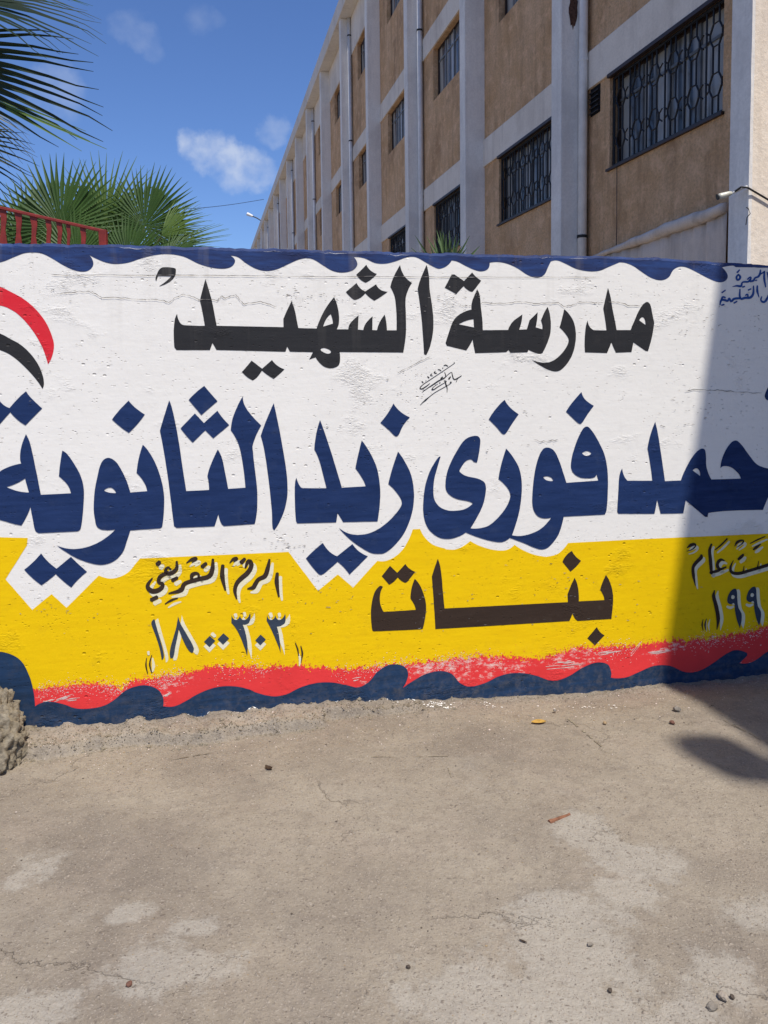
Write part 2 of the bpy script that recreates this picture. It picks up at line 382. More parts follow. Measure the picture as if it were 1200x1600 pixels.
for j in range(len(ns)-1):
    for i in range(nu-1): gf.append((j*nu+i, (j+1)*nu+i, (j+1)*nu+i+1, j*nu+i+1))
g = mesh('ground', gv, gf, M['ground'], smooth=True); tag(g, kind='structure')

# ------------------------------------------------------------------ tracing helpers for the painted mural
def parse(s):
    fr = (0, 0, 1); out = []
    for tok in s.split():
        if tok[0] == '@': fr = tuple(float(v) for v in tok[1:].split(',')); continue
        c = tok.endswith('c'); x, y = (tok[:-1] if c else tok).split(',')
        out.append((fr[0]+float(x)/fr[2], fr[1]+float(y)/fr[2], c))
    return out
def smoothp(pts, closed=True, sub=5):
    n = len(pts); out = []
    def tan(i):
        if pts[i][2]: return None
        if not closed and (i == 0 or i == n-1): return None
        a = pts[(i-1) % n]; b = pts[(i+1) % n]; v = Vector((b[0]-a[0], b[1]-a[1])); return v.normalized() if v.length else None
    for i in range(n if closed else n-1):
        a = Vector(pts[i][:2]); b = Vector(pts[(i+1) % n][:2]); L = (b-a).length; out.append(a)
        ta, tb = tan(i), tan((i+1) % n)
        if (ta is None and tb is None) or L < 1e-3: continue
        ch = (b-a).normalized(); ta = ta or ch; tb = tb or ch
        if pts[i][2]: ta = (ch*2-tb).normalized() if (ch*2-tb).length > .1 else ch
        if pts[(i+1) % n][2]: tb = (ch*2-ta).normalized() if (ch*2-ta).length > .1 else ch
        for k in range(1, sub):
            t = k/sub; h1 = 2*t**3-3*t*t+1; h2 = t**3-2*t*t+t; h3 = -2*t**3+3*t*t; h4 = t**3-t*t
            out.append(a*h1+ta*(L*h2)+b*h3+tb*(L*h4))
    if not closed: out.append(Vector(pts[-1][:2]))
    return out
def jitter(loop, amp=.22):
    return [Vector((p[0]+amp*noise.noise(Vector((p[0]*.35, p[1]*.35, 1))), p[1]+amp*noise.noise(Vector((p[0]*.35, p[1]*.35, 9))))) for p in loop]
def densify(loop, step=6):
    out = []; n = len(loop)
    for i in range(n):
        a, b = loop[i], loop[(i+1) % n]; k = max(1, int((b-a).length/step))
        for j in range(k): out.append(a.lerp(b, j/k))
    return out
def sheet(mb, loops, lift):
    """fill outer loop + holes (pixel traces) as a coat of paint on the wall plane"""
    L3 = []
    for lp in loops:
        q = []
        for p in lp:
            u, z = W(p[0], p[1]); q.append(Vector((u, -lift, z)))
        L3.append(q)
    tris = geometry.tessellate_polygon([[Vector((v.x, v.z, 0)) for v in q] for q in L3])
    flat = [v for q in L3 for v in q]
    fs = []
    for a, b, c in tris:
        va, vb, vc = flat[a], flat[b], flat[c]
        nrm = (vb-va).cross(vc-va)
        fs.append((a, b, c) if nrm.y < 0 else (a, c, b))
    mb.add(flat, fs)
def loops(*strs, jit=True):
    out = []
    for s in strs:
        lp = smoothp(parse(s)); out.append(jitter(densify(lp)) if jit else lp)
    return out
def ribbon(pts, off=(0, 0), grow=0.0):
    """a brush stroke: pts = [(x, y, width)]"""
    c = smoothp([(p[0], p[1], False) for p in pts], closed=False, sub=4)
    ws = []
    for i in range(len(pts)-1):
        for k in range(4): ws.append(pts[i][2]+(pts[i+1][2]-pts[i][2])*k/4)
    ws.append(pts[-1][2])
    if len(ws) != len(c): ws = [pts[0][2]+(pts[-1][2]-pts[0][2])*i/(len(c)-1) for i in range(len(c))]
    Lh, Rh = [], []
    for i, p in enumerate(c):
        t = (c[min(i+1, len(c)-1)]-c[max(i-1, 0)]); t = t.normalized() if t.length else Vector((1, 0))
        nn = Vector((-t.y, t.x)); hw = (ws[i]+grow)/2
        o = Vector(off)
        if i == 0: Lh.append(p-t*hw*.5+o)
        Lh.append(p+nn*hw+o); Rh.append(p-nn*hw+o)
        if i == len(c)-1: Lh.append(p+t*hw*.5+o)
    return Lh, Rh
def strokes(mb, frame, items, lift, off=(0, 0), grow=0.0):
    x0, y0, s = frame
    for it in items:
        pts = [(x0+p[0]/s, y0+p[1]/s, p[2]/s) for p in it]
        a, b = ribbon(pts, (off[0]/s, off[1]/s), grow/s)
        n = len(b); vs = []
        # quads along the stroke, so a curled stroke never self-cuts
        core = a[1:1+n]
        allp = [a[0]]+core+b+[a[-1]]
        for p in allp:
            u, z = W(p[0], p[1]); vs.append(Vector((u, -lift, z)))
        fs = [(0, 1, 1+n)]
        for i in range(n-1): fs.append((1+i, 2+i, 1+n+i+1, 1+n+i))
        fs.append((n, 1+2*n, 2*n))
        ok = []
        for f in fs:
            nr = (vs[f[1]]-vs[f[0]]).cross(vs[f[2]]-vs[f[0]]); ok.append(f if nr.y < 0 else tuple(reversed(f)))
        mb.add(vs, ok)

# ------------------------------------------------------------------ the mural wall
wall = empty('mural_wall', P0, A)
tag(wall, 'low plastered wall painted with Arabic lettering, a blue wave border and a yellow band', 'wall')
TOP = [(-6, 378), (0, 378), (75, 380), (150, 380.5), (300, 384), (400, 387), (600, 392), (700, 394), (800, 397.5), (950, 399), (1050, 403.5), (1164, 411), (1210, 413), (1260, 415)]
def topz(u):
    x = 700+u*300                                         # first guess of the pixel column, refined
    for _ in range(6): x -= (W(x, 400)[0]-u)*300
    x = max(-6, min(1260, x)); return W(x, lerp_tab(TOP, x))[1]
def rimz(u): return topz(u)+noise.noise(Vector((u*11, 0, 0)))*.006+noise.noise(Vector((u*37, 5, 0)))*.0045+max(0, noise.noise(Vector((u*5, 9, 0))))*.005
def wall_body():
    u0, u1, st, th = -3.6, 3.4, .012, .22
    n = int((u1-u0)/st); vs = []; fs = []
    prof = [(u0+i*st, rimz(u0+i*st)) for i in range(n+1)]
    for (u, z) in prof:
        e1 = noise.noise(Vector((u*23, 1, 0)))*.003; e2 = noise.noise(Vector((u*13, 4, 0)))*.006
        vs += [(u, 0, -.6), (u, 0, z-.016), (u, .007+e1, z-.004), (u, .03, z+e2*.4), (u, th*.5, z+.004+e2), (u, th-.02, z+e1), (u, th, z-.02), (u, th, -.6)]
    for i in range(n):
        a, b = i*8, (i+1)*8
        for k in range(7): fs.append((a+k, b+k, b+k+1, a+k+1))
        
    fs.append(tuple(range(8))); fs.append(tuple(n*8+7-k for k in range(8)))
    o = mesh('wall_body', vs, fs, [M['white'], M['navy_dark']], wall)
    for p in o.data.polygons:
        if len(p.vertices) == 4 and p.index % 7 in (1, 2, 3, 4) and p.index < n*7: p.material_index = 1
    return o
wall_body()
def part(name, loops_list, mat, lift, label=None):
    mb = MB()
    for lp in loops_list: sheet(mb, lp, lift)
    o = mb.build(name, M[mat], wall)
    if label: o['label'] = label
    return o
WAVETOP = "@0,0,1 0,410 25,400.5 37,396 50,394.5 65,396 80,403 100,415 117,422.5 132,424.5 142,420 146,411 139.5,398.5c 150,404 165,410 180,412.5 200,410.5 220,404 240,399 262,397 287,401 310,412 330,418 348,420 360,417.6 366,412 367,406 360,399.5c 372,402 384,411 400,420 416,423.5 432,421 450,413 467,405.6 479.6,403.5 490,405.6 504.6,414.6 519,423 534,426 550,423 558,415 557,407.7 552.5,401.5c 569,403.5 586,411 602.5,412 619,408 636,402 650,402 665,410 679.6,418 687,420 698,415.6 705.7,407c 715,409 727.7,415.6 742,422 753,424 762.5,420 765,410.5c 779,409.5 793.7,412.5 808,419 825,430 839.5,434 850.5,429 856,418 860.6,408.5c 870.7,407 883.5,412 900,420 920,424 937,423 950,417.5 967.5,410c 978,411 990,416 1000,423 1017,434 1033,438 1045,433 1052,421.7 1062,416.7 1073,418 1088,425 1107,435 1123,441 1133,439 1137,431.7 1133,423 1128,418c 1145,415 1150,417.5 1167,419.7 1183,418 1210,418 1320,421c"
def topborder():
    low = smoothp(parse("@0,0,1 -90,400c -40,412 "+WAVETOP[7:]), closed=False, sub=4)
    mb = MB(); vs = []
    for p in low:
        u, z = W(p.x, p.y); vs.append((u, z))
    vs = [(u, z) for u, z in vs]
    # top side of the border follows the rim of the wall
    u0, u1 = vs[0][0], vs[-1][0]; n = 420
    tops = [(u1+(u0-u1)*i/n) for i in range(n+1)]
    L3 = [Vector((u, z, 0)) for u, z in vs]+[Vector((u, rimz(u)-.0155-.004*max(0, noise.noise(Vector((u*7, 3, 0)))), 0)) for u in tops]
    tr = geometry.tessellate_polygon([L3]); P = [Vector((v.x, -.0010, v.y)) for v in L3]; fs = []
    for a, b, c in tr:
        nr = (P[b]-P[a]).cross(P[c]-P[a]); fs.append((a, b, c) if nr.y < 0 else (a, c, b))
    mb.add(P, fs); o = mb.build('wave_border', M['navy_dark'], wall); o['label'] = 'navy wave border along the top of the wall'
topborder()
YTOP = "@0,0,1 -120,838c @0,800,4.615 0,182c 200,187c 195,240c 40,485c 232,705c 372,592c 480,690c 712,458c 800,480 870,465 930,430 980,370 1010,335c @210,850,4.444 1070,55c @440,800,4.615 262,568c 405,450c 515,545c 690,352c 760,350 840,305 900,230 945,125c 998,122c 1030,180 1090,235 1180,265 @640,600,4.615 260,1192 340,1190 437,1132c 500,1165 600,1195 @780,600,5.4545 60,1415 130,1370c 200,1415 300,1455 400,1473 @760,840,5 480,148 550,130 600,90 637,42c 1200,12c @0,0,1 1200,833.6c 1340,824c 1340,1060c 1200,1040c 900,1070c 300,1110c 50,1130c -120,1140c"
part('yellow_band', [loops(YTOP)], 'yellow', .0010, 'yellow painted band of the mural')
# red band: ragged brushed upper edge
REDE = [(20, 1078), (55, 1075), (100, 1071), (150, 1066), (190, 1075), (205, 1063), (230, 1060), (300, 1050), (330, 1040), (400, 1042), (470, 1040), (540, 1045), (600, 1040), (700, 1030), (750, 1025), (780, 1026), (850, 1028), (895, 1012), (990, 1008), (1042, 1001), (1095, 998), (1130, 994), (1165, 987), (1200, 977), (1340, 950)]
WAVELOW = "@0,0,1 -120,1040c -60,1030 -20,1020 0,1018 17,1022 33,1032 45,1053 52,1077 55,1103c 67,1097 80,1096 100,1100 117,1106 137,1107 163,1102 180,1092 197,1078 217,1071 233,1071 248,1078 255,1090 255,1103c 273,1103 290,1095 313,1082 340,1073 367,1072 390,1077 401,1082 425.5,1087.5 446.5,1084.7 471,1073 495.5,1066.5 520,1066 541,1070 560,1073.5 576,1065 590,1049 607.5,1038.5 625,1038.5 635.5,1045.5 637,1058 628.5,1075c 646,1063 667,1052 688,1048 705.5,1052.5 718,1066.5 733.5,1072.5 758,1066.5 780,1056 804.5,1051 832.5,1054 864,1063.5 888.5,1056 909.5,1043 930.5,1035 948,1037 954,1047 954,1058.5c 976,1058.5 997,1050 1021.5,1040 1046,1040 1070.5,1050 1091.5,1048 1112.5,1036.5 1130,1024 1147.5,1015.5 1165,1019 1167,1024c 1154.5,1036c 1175.5,1033.7 1200,1017 1260,990 1340,985c"
def redband():
    rnd = random.Random(3); pts = []
    x = 20.0
    while x < 1340:
        y = lerp_tab(REDE, x)+3*noise.noise(Vector((x*.06, 0, 0)))+5*noise.noise(Vector((x*.12, 3, 0)))+2.5*noise.noise(Vector((x*.3, 3, 0)))
        pts.append(Vector((x, y+rnd.uniform(0, 3.5)))); x += rnd.uniform(.5, 1.6)
        pts.append(Vector((x, y-rnd.uniform(0, 5)*(rnd.random()**1.5)))); x += rnd.uniform(.5, 1.6)
    low = smoothp(parse(WAVELOW), closed=False, sub=3)
    lowp = [Vector((p.x, min(p.y+6, 1160))) for p in low if p.x > 56]
    lowp = [Vector((1340, 1075)), Vector((1200, 1050)), Vector((1100, 1066)), Vector((960, 1075)), Vector((640, 1088)), Vector((300, 1112)), Vector((60, 1120)), Vector((50, 1108))]
    mb = MB(); sheet(mb, [pts+lowp], .0018)
    o = mb.build('red_band', M['red'], wall); o['label'] = 'ragged coral red band above the lower waves'
    # loose flecks of red above the edge, and scraped white flecks around it
    def flecks(name, mat, n, lift, fn, label):
        mb = MB()
        for _ in range(n):
            x, y, a, b, th = fn(); ps = []
            k = rnd.randint(4, 6)
            for i in range(k):
                t = 2*math.pi*i/k; dx = a*math.cos(t)*rnd.uniform(.6, 1.2); dy = b*math.sin(t)*rnd.uniform(.6, 1.2)
                px = x+dx*math.cos(th)-dy*math.sin(th); py = y+dx*math.sin(th)+dy*math.cos(th)
                u, z = W(px, py); ps.append(Vector((u, -lift, z)))
            f = tuple(range(k)); nr = (ps[1]-ps[0]).cross(ps[2]-ps[1])
            mb.add(ps, [f if nr.y < 0 else tuple(reversed(f))])
        o = mb.build(name, M[mat], wall); tag(o, label, kind='stuff')
    def fr():
        x = rnd.uniform(60, 1230); y = lerp_tab(REDE, x)-rnd.expovariate(1/2.2)-1
        return x, y, rnd.uniform(.3, 1.1), rnd.uniform(.4, 1.6), rnd.uniform(-.3, .3)
    flecks('red_flecks', 'red', 600, .0018, fr, 'flecks of red paint brushed up into the yellow')
    def fw():
        while True:
            x = rnd.uniform(60, 1230)
            if noise.noise(Vector((x*.018, 2.5, 0)))+rnd.uniform(-.35, .35) > .16: break
        y = lerp_tab(REDE, x)+rnd.gauss(5, 8)
        return x, y, rnd.uniform(.4, 1.3), rnd.uniform(.2, .7), rnd.uniform(-.5, .3)
    flecks('bare_flecks', 'speck', 1900, .0024, fw, 'pale flecks of bare plaster in the red band')
    def fy():
        x = rnd.uniform(60, 1230); y = lerp_tab(REDE, x)+rnd.expovariate(1/2.2)+1
        return x, y, rnd.uniform(.3, 1.0), rnd.uniform(.4, 1.4), rnd.uniform(-.3, .3)
    flecks('yellow_flecks', 'yellow', 400, .0022, fy, 'flecks of yellow paint showing through the red')
    mb = MB()
    for (x0, y0, x1, y1) in [(58, 1101, 90, 1092), (85, 1096, 118, 1084), (100, 1094, 132, 1090), (252, 1090, 275, 1079), (985, 1024, 1012, 990), (500+50, 1062, 565, 1058), (845, 1044, 930, 1036), (930, 1022, 985, 1014), (1010, 1020, 1060, 1014), (870, 1036, 905, 1033)]:
        for _ in range(6):
            t0 = rnd.uniform(0, .5); t1 = t0+rnd.uniform(.2, .5); j = rnd.uniform(-2.5, 2.5)
            strokes(mb, (0, 0, 1), [[(x0+(x1-x0)*t0, y0+(y1-y0)*t0+j, .5), (x0+(x1-x0)*(t0+t1)/2, y0+(y1-y0)*(t0+t1)/2+j, rnd.uniform(.5, 1.3)), (x0+(x1-x0)*t1, y0+(y1-y0)*t1+j, .4)]], .0029)
    o = mb.build('scratches', M['speck'], wall); tag(o, 'scraped pale scratches across the red band', kind='stuff')
redband()
def lowborder():
    low = smoothp(parse(WAVELOW), closed=False, sub=4)
    L = low+[Vector((1340, 1080)), Vector((1200, 1075)), Vector((800, 1110)), Vector((400, 1135)), Vector((50, 1165)), Vector((-120, 1175))]
    mb = MB(); sheet(mb, [jitter(densify(L), .3)], .0034)
    o = mb.build('wave_border', M['navy_low'], wall); o['label'] = 'dark blue wave border along the foot of the wall'
lowborder()
# flag ribbons at the left edge
part('flag_swoosh', [loops("@0,370,4 -240,300c -80,300 0,312 60,340 150,390 230,460 290,540 325,620 338,680 325,750 300,797c 290,760 260,680 200,580 120,490 50,445 0,430 -80,425 -240,430c")], 'redflag', .0010, 'red curved flag stroke at the left end of the mural')
part('flag_swoosh', [loops("@0,370,4 -240,580c -80,590 0,605 60,635 130,675 190,730 240,800 268,870 275,920 265,950c 240,910 190,850 120,780 60,735 0,708 -80,690 -240,680c")], 'black', .0010, 'black curved flag stroke under the red one')
# black title line
T = [
 ["@240,400,5 183,452c 196,500 215,530 240,540 400,545c 385,455 362,350c 375,290 405,180c 432,265 455,350 475,450 493,545c 1015,556c 1014,490c 1040,430 1078,352c @440,390,4.8 100,460 112,520 125,588c 262,592c 285,530 330,440 393,357c 415,410 430,490 428,560 412,598c 500,598c 510,560 535,530 577,492c 572,600c 612,603c 630,555 682,500c 680,603c 715,605c 735,545 773,487c 785,545 790,605c 862,605c 862,500 855,400 845,345 815,280c 835,215 888,116c 905,170 930,210 978,250c 950,300 930,370 932,500 932,630 912,772c 435,768c 438,830 425,870 370,890 310,872 255,808c 207,824c 235,770c 63,765c 42,728c 30,765c @240,400,5 1027,748c 492,734c 460,680c 440,735c 180,735c 163,715c 157,600 165,500",
  "@440,390,4.8 312,577c 335,520 368,484c 380,520 385,555c", "@440,390,4.8 293,752 310,738 345,745 370,765 355,780 325,775"],
 ["@240,400,5 765,817c 848,880c 925,812c 965,855 1022,885c 975,930 938,960c 890,930 846,895c 810,945 775,972c 730,945 690,905c 730,860"],
 ["@440,390,4.8 635,113c 665,155 714,182c 670,225 630,248c 590,225 560,187c 600,150"],
 ["@440,390,4.8 562,250c 590,290 628,313c 708,260c 740,300 795,316c 750,350 695,383c 655,355 628,327c 585,365 543,377c 510,350 482,318c"],
 ["@440,390,4.8 1087,115c 1105,200 1110,300 1125,400 1138,520 1135,620 1115,720 1085,790c 1068,785c 1060,650 1045,480 1020,295c 1040,225"],
 ["@240,400,5 22,150 45,105 75,88 165,95c 175,107 165,160 120,205 42,237c 100,195 140,157c 35,157c 20,197c 15,175"],
 ["@680,400,5.4545 358,285c 380,340 388,430 400,530 405,632c 620,630c 645,580 672,548c 742,498c 735,560 715,628c 780,625c 803,548c 872,480c 868,540 856,608c 912,625c 912,590 900,550c 930,480 957,435c 975,490 985,570 980,660 955,740 915,825c 880,832 795,800c 785,820c 640,825c 625,800c 605,820c 340,828c 330,780 318,712c 300,750 265,805c 100,765c 88,740c 110,670 150,560 190,510 250,475 310,455c 308,420 320,370",
  "@680,400,5.4545 200,582c 255,555 325,538c 330,608c"],
 ["@680,400,5.4545 135,165c 160,155c 245,213c 315,140c 345,175 392,210c 350,265 318,305c 285,295 242,257c 215,285 180,325c 80,270c 110,215"],
 ["@820,420,5.4545 335,343c 380,390 415,450 433,530 432,620 405,730 350,820 290,870 230,870 150,835 58,775c 130,797 210,795 280,755 345,680 373,610 350,560 295,500c 315,430"],
 ["@820,420,5.4545 535,440c 550,490 585,522c 695,525c 685,440 668,340c 680,280 708,163c 730,240 745,330 765,430 782,522c 900,522c 930,450 970,360 1010,300 1045,283 1070,310 1085,380 1102,460c 1085,570 1050,702c 1030,700c 925,628c 908,710c 775,715c 755,670 737,628c 720,670 700,718c 512,712c 510,600 520,490",
  "@820,420,5.4545 975,440c 1000,412 1020,430 1027,478c"]]
for s in T: part('painted_letter', [loops(*s)], 'black', .0012)
# large navy line
B = [
 ["@0,600,4.615 188,362c 215,420 235,500 260,620 295,798c 512,788c 490,730 425,665c 435,570 450,480c 490,510 550,600 585,670 605,760 602,880 583,1040 560,1062c 280,1075c 255,1055 240,990 220,885c 200,940 155,1020c 90,1005 0,980 -60,975c -90,900 -80,800 -60,690 0,630 70,595 155,573c 145,530 155,450",
  "@0,600,4.615 45,742c 110,720 182,680c 195,730 210,782c 130,772"],
 ["@0,600,4.615 188,52c 225,100 305,175c 250,230 185,297c 130,260 75,203c -10,300c -100,240c -35,75c 20,145 70,173c 130,105"],
 ["@0,800,4.615 297,297c 345,355 408,408c 512,322c 560,370 628,430c 570,480 515,543c 460,500 403,447c 345,495 300,527c 240,480 175,415c 240,360"],
 ["@0,600,4.615 1030,437c 1075,490 1120,570 1160,680 1182,790 1183,900 1170,1030c 1155,1040c 940,1055c @0,800,4.615 915,210 885,290 820,355 740,380 660,370 560,335 480,290 410,240c 480,262 560,265 650,245 750,195 832,125c 740,128 700,105 685,50 @0,600,4.615 676,900 682,780 700,680 730,570 775,532 830,555 870,610 910,690 940,782c 1062,772c 1040,710 985,640c 1000,540",
  "@0,600,4.615 750,768c 775,750 810,750 838,785c 790,783"],
 ["@0,600,4.615 928,120c 975,170 1045,220c 990,290 930,352c 870,310 808,255c 860,190"],
 ["@220,590,4.615 205,163c 225,220 250,330 280,500 300,640 328,818c 492,810c 490,760 480,710c 500,640 555,518c 585,580 605,670 630,802c 755,793c 735,620 705,480 648,378c 670,270 735,135c 745,190 780,250 868,345c 830,420 805,495c 815,600 830,720 840,830 838,960 822,1055c 600,1070c 580,1050 560,985c 532,1072c 260,1083c 240,1070c 225,950 200,750 170,550 138,382c 165,290"],
 ["@220,590,4.615 458,60c 500,110 553,170c 500,215 437,270c 395,220 345,160c 400,105"],
 ["@220,590,4.615 390,258c 455,328c 552,238c 590,290 638,342c 580,390 523,438c 465,380c 375,468c 330,420 287,365c"],
 ["@220,590,4.615 958,185c 980,280 1015,460 1050,680 1058,830 1040,940 1000,1040 963,1100c 950,1080 945,960 920,720 890,520 865,418c 900,320"],
 ["@430,620,4.615 323,167c 350,240 400,390 440,520 480,655c 652,645c 635,600 578,515c 595,430 623,315c 670,380 725,490 750,600 757,720 738,898c 490,903c 470,870 450,838c 440,905c 160,912c 150,890 142,750 143,620 153,583c 170,630 190,655 215,658 370,658c 345,560 315,450 282,380c 295,270"],
 ["@440,800,4.615 297,222c 345,285 400,318c 510,230c 560,285 622,318c 560,380 490,450c 450,400 403,358c 345,410 290,452 265,445 175,333c 240,270"],
 ["@430,620,4.615 885,395c 930,460 975,550 995,640 1000,740 980,860 930,980 860,1070 790,1125 740,1132 690,1125 610,1080 530,1020 458,943c 530,985 610,995 700,975 790,920 870,840 912,770 890,710 815,628c 840,530"],
 ["@430,620,4.615 852,48c 900,105 970,148c 920,210 885,280 865,283 820,240 758,187c 810,120"],
 ["@640,600,4.615 223,523c 200,600 175,700 175,820 210,880 270,910 330,913 400,900 455,860c 420,845 330,825 270,780 258,720 275,620 330,500 400,400 470,373 505,390 505,460 485,567c 460,560c 440,543 400,560 358,628c 400,660 500,685 545,720 545,800 525,880 480,970 438,1040c 500,1040 570,1020 640,960 700,880 727,805c 705,750 640,685c 660,580 695,465c 740,520 790,610 808,720 800,860 780,960 738,1090c 800,1095 870,1080 950,1040 1020,962c 960,968 915,945 888,890 885,800 900,650 925,540 960,470 995,458 1040,480 1080,560 1110,650 1130,712c @780,600,5.4545 845,822c 828,768c 810,795 750,803 680,793 625,750 610,690 635,560 690,420 740,362 790,400 850,500 895,600 920,720 925,880 915,1060 900,1112c 548,1130c 530,1210 500,1290 440,1370 390,1405 330,1405 220,1360 90,1310c @640,600,4.615 680,1135 640,1140 560,1125 480,1100 405,1070c 350,1100 280,1117 210,1105 140,1050 105,970 98,860 115,720 150,620 190,550 213,523c",
  "@640,600,4.615 962,672c 990,665 1020,675 1035,698c 990,695", "@780,600,5.4545 705,590c 745,570 785,590c 745,612"],
 ["@640,600,4.615 685,113c 715,160 785,218c 735,290 690,358 670,360 625,310 570,255c 620,180"],
 ["@780,600,5.4545 700,68c 730,130 805,185c 750,260 700,335 678,337 630,295 568,235c 620,160"],
 ["@940,600,4.615 147,608c 160,660 185,697c 365,697c 350,580 330,465c 350,370 385,272c 405,360 430,520 455,700c 570,695c 600,620 650,530 700,475 735,467 750,500 755,600 790,688c 1003,682c 980,640 930,600 880,592 855,607c 870,530 910,450 960,407 1000,430 1060,510 1120,580 1200,610 1290,625c 1290,720c 1230,760 1200,815 1162,908c 900,915 768,930c 762,958c 745,958c 605,838c 588,932c 425,935c 400,835c 380,935c 120,935c 112,920c 120,780 128,660",
  "@940,600,4.615 655,622c 685,608 705,630 708,663c"],
 ["@940,600,4.615 1180,105 1190,40 1230,0 1275,50 1240,115"]]
for s in B: part('painted_letter', [loops(*s)], 'navy', .0020)
# brown-black word on the yellow band
K = [
 ["@560,840,5.4545 480,350c 520,400 555,480 575,570 572,660 548,775c 530,780c 130,798c 118,785 107,680 110,580 135,470 180,412 208,418c 185,480 185,560 215,632c 488,615c 475,570 443,520c 452,430"],
 ["@560,840,5.4545 268,240c 330,298c 400,223c 430,260 482,290c 440,345 405,382 370,370 335,337c 300,375 262,400c 198,327c"],
 ["@560,840,5.4545 675,180c 695,240 708,330 720,470 733,603c @760,840,5 635,503c 633,440c 660,370 688,312c 710,370 720,440 720,497c 920,487c 912,450 887,408c 905,350 932,290c 965,350 985,430 988,500 975,633c 712,650c 690,630 672,592c 648,650c 0,690c @560,840,5.4545 655,778c 645,600 625,330c 650,250"],
 ["@760,840,5 667,103c 695,145 738,180c 700,225 655,265c 592,187c 625,135"],
 ["@760,840,5 862,697c 885,735 922,762c 880,805 847,840c 787,785c 825,740"]]
for s in K: part('painted_letter', [loops(*s)], 'brown', .0024)

# smaller lettering with cream drop strokes (frame of the enlarged crop it was read from)
FA1 = (210, 850, 4.444)
small = [
 [(992, 200, 18), (988, 260, 26), (1003, 365, 10)],
 [(938, 105, 12), (925, 170, 26), (905, 222, 28), (860, 245, 22), (838, 280, 26), (825, 300, 26), (785, 310, 8)],
 [(770, 165, 10), (795, 118, 26), (812, 150, 26), (785, 200, 28), (745, 235, 28), (712, 270, 24), (698, 320, 22), (710, 380, 8)],
 [(740, 130, 26), (768, 100, 18)], [(662, 130, 6), (688, 103, 18), (712, 100, 16), (690, 122, 8)],
 [(614, 145, 20), (610, 220, 28), (632, 320, 10)],
 [(545, 103, 14), (542, 170, 26), (520, 222, 28), (450, 242, 26), (380, 262, 24), (345, 278, 24), (325, 318, 28), (238, 342, 8)],
 [(398, 245, 18), (402, 212, 24), (440, 205, 16), (448, 238, 14)],
 [(468, 158, 24), (500, 132, 20)], [(362, 130, 6), (400, 106, 20), (432, 100, 14), (400, 128, 6)],
 [(294, 118, 12), (292, 170, 22), (250, 203, 26), (218, 190, 22), (232, 162, 14), (255, 178, 10)],
 [(225, 200, 22), (180, 225, 24), (170, 262, 22), (198, 282, 22), (170, 318, 28), (120, 325, 30), (92, 290, 24), (125, 235, 8)],
 [(158, 142, 28), (178, 122, 22)], [(262, 252, 24), (300, 232, 18)], [(115, 388, 24), (160, 366, 22)], [(213, 415, 6), (255, 390, 14), (302, 374, 6)]]
small = [[(x, y, w_*1.2) for x, y, w_ in q] for q in small]
mb = MB(); strokes(mb, FA1, small, .0020, (22, 26), 2); mb.build('lettering_shadow', M['cream'], wall)
mb = MB(); strokes(mb, FA1, small, .0030); mb.build('lettering', M['brown'], wall)
def diamond(cx, cy, r): return "%g,%gc %g,%gc %g,%gc %g,%gc" % (cx-r, cy+r*.05, cx, cy-r*1.0, cx+r, cy-r*.1, cx-r*.05, cy+r)
F1 = "@210,850,4.444 "
digits = [F1+"125,530 140,520c 150,560 175,650 200,740 205,785 190,803c 175,720 150,640 118,550",
          F1+"303,500c 325,560 360,620 412,720 402,755c 380,740 350,690 308,590c 300,640 285,710 270,785 250,790c 247,740 270,650 290,580",
          F1+diamond(523, 675, 39), F1+diamond(618, 658, 40), F1+diamond(876, 665, 37),
          F1+"676,488c 688,518 712,524 734,494c 750,524 778,520 802,478c 805,520 790,550 752,558c 772,620 785,700 783,775c 755,690 715,600 673,545c",
          F1+"922,488c 934,520 958,524 980,494c 996,524 1022,520 1046,484c 1047,540 1025,562 988,572c 1005,640 1015,750c 985,670 950,590 918,530c"]
for s in digits:
    sh = part('digit_shadow', [], 'cream', .0020); bpy.data.objects.remove(sh)
    lp = loops(s); off = Vector((27/4.444, 7/4.444)) if ('523' not in s and '618' not in s and '876' not in s) else Vector((0, 34/4.444))
    c = sum(lp[0], Vector((0, 0)))/len(lp[0]); big = [[c+(p-c)*1.08+off for p in lp[0]]]
    part('digit_shadow', [big], 'cream', .0020)
    part('painted_digit', [lp], 'slate', .0030)
q1 = [[(85, 790, 5), (81, 840, 11), (93, 897, 5)], [(121, 770, 5), (107, 830, 12), (122, 893, 5)]]
q2 = [[(1117, 683, 5), (1134, 730, 10), (1140, 772, 5)], [(1155, 705, 5), (1166, 760, 13), (1156, 822, 4)]]
mb = MB(); strokes(mb, FA1, [[(97, 745, 18), (99, 768, 14)], [(126, 790, 10), (133, 845, 24), (126, 885, 10)], [(1140, 760, 8), (1150, 800, 18), (1145, 845, 8)], [(538, 620, 26), (560, 640, 24)], [(700, 485, 24), (706, 506, 20)], [(762, 475, 22), (768, 500, 20)], [(942, 480, 26), (952, 505, 22)], [(1005, 480, 22), (1008, 502, 20)]], .0034)
mb.build('lettering_shadow', M['cream'], wall)
mb = MB(); strokes(mb, FA1, q1+q2, .0038); mb.build('quotation_marks', M['brown'], wall)
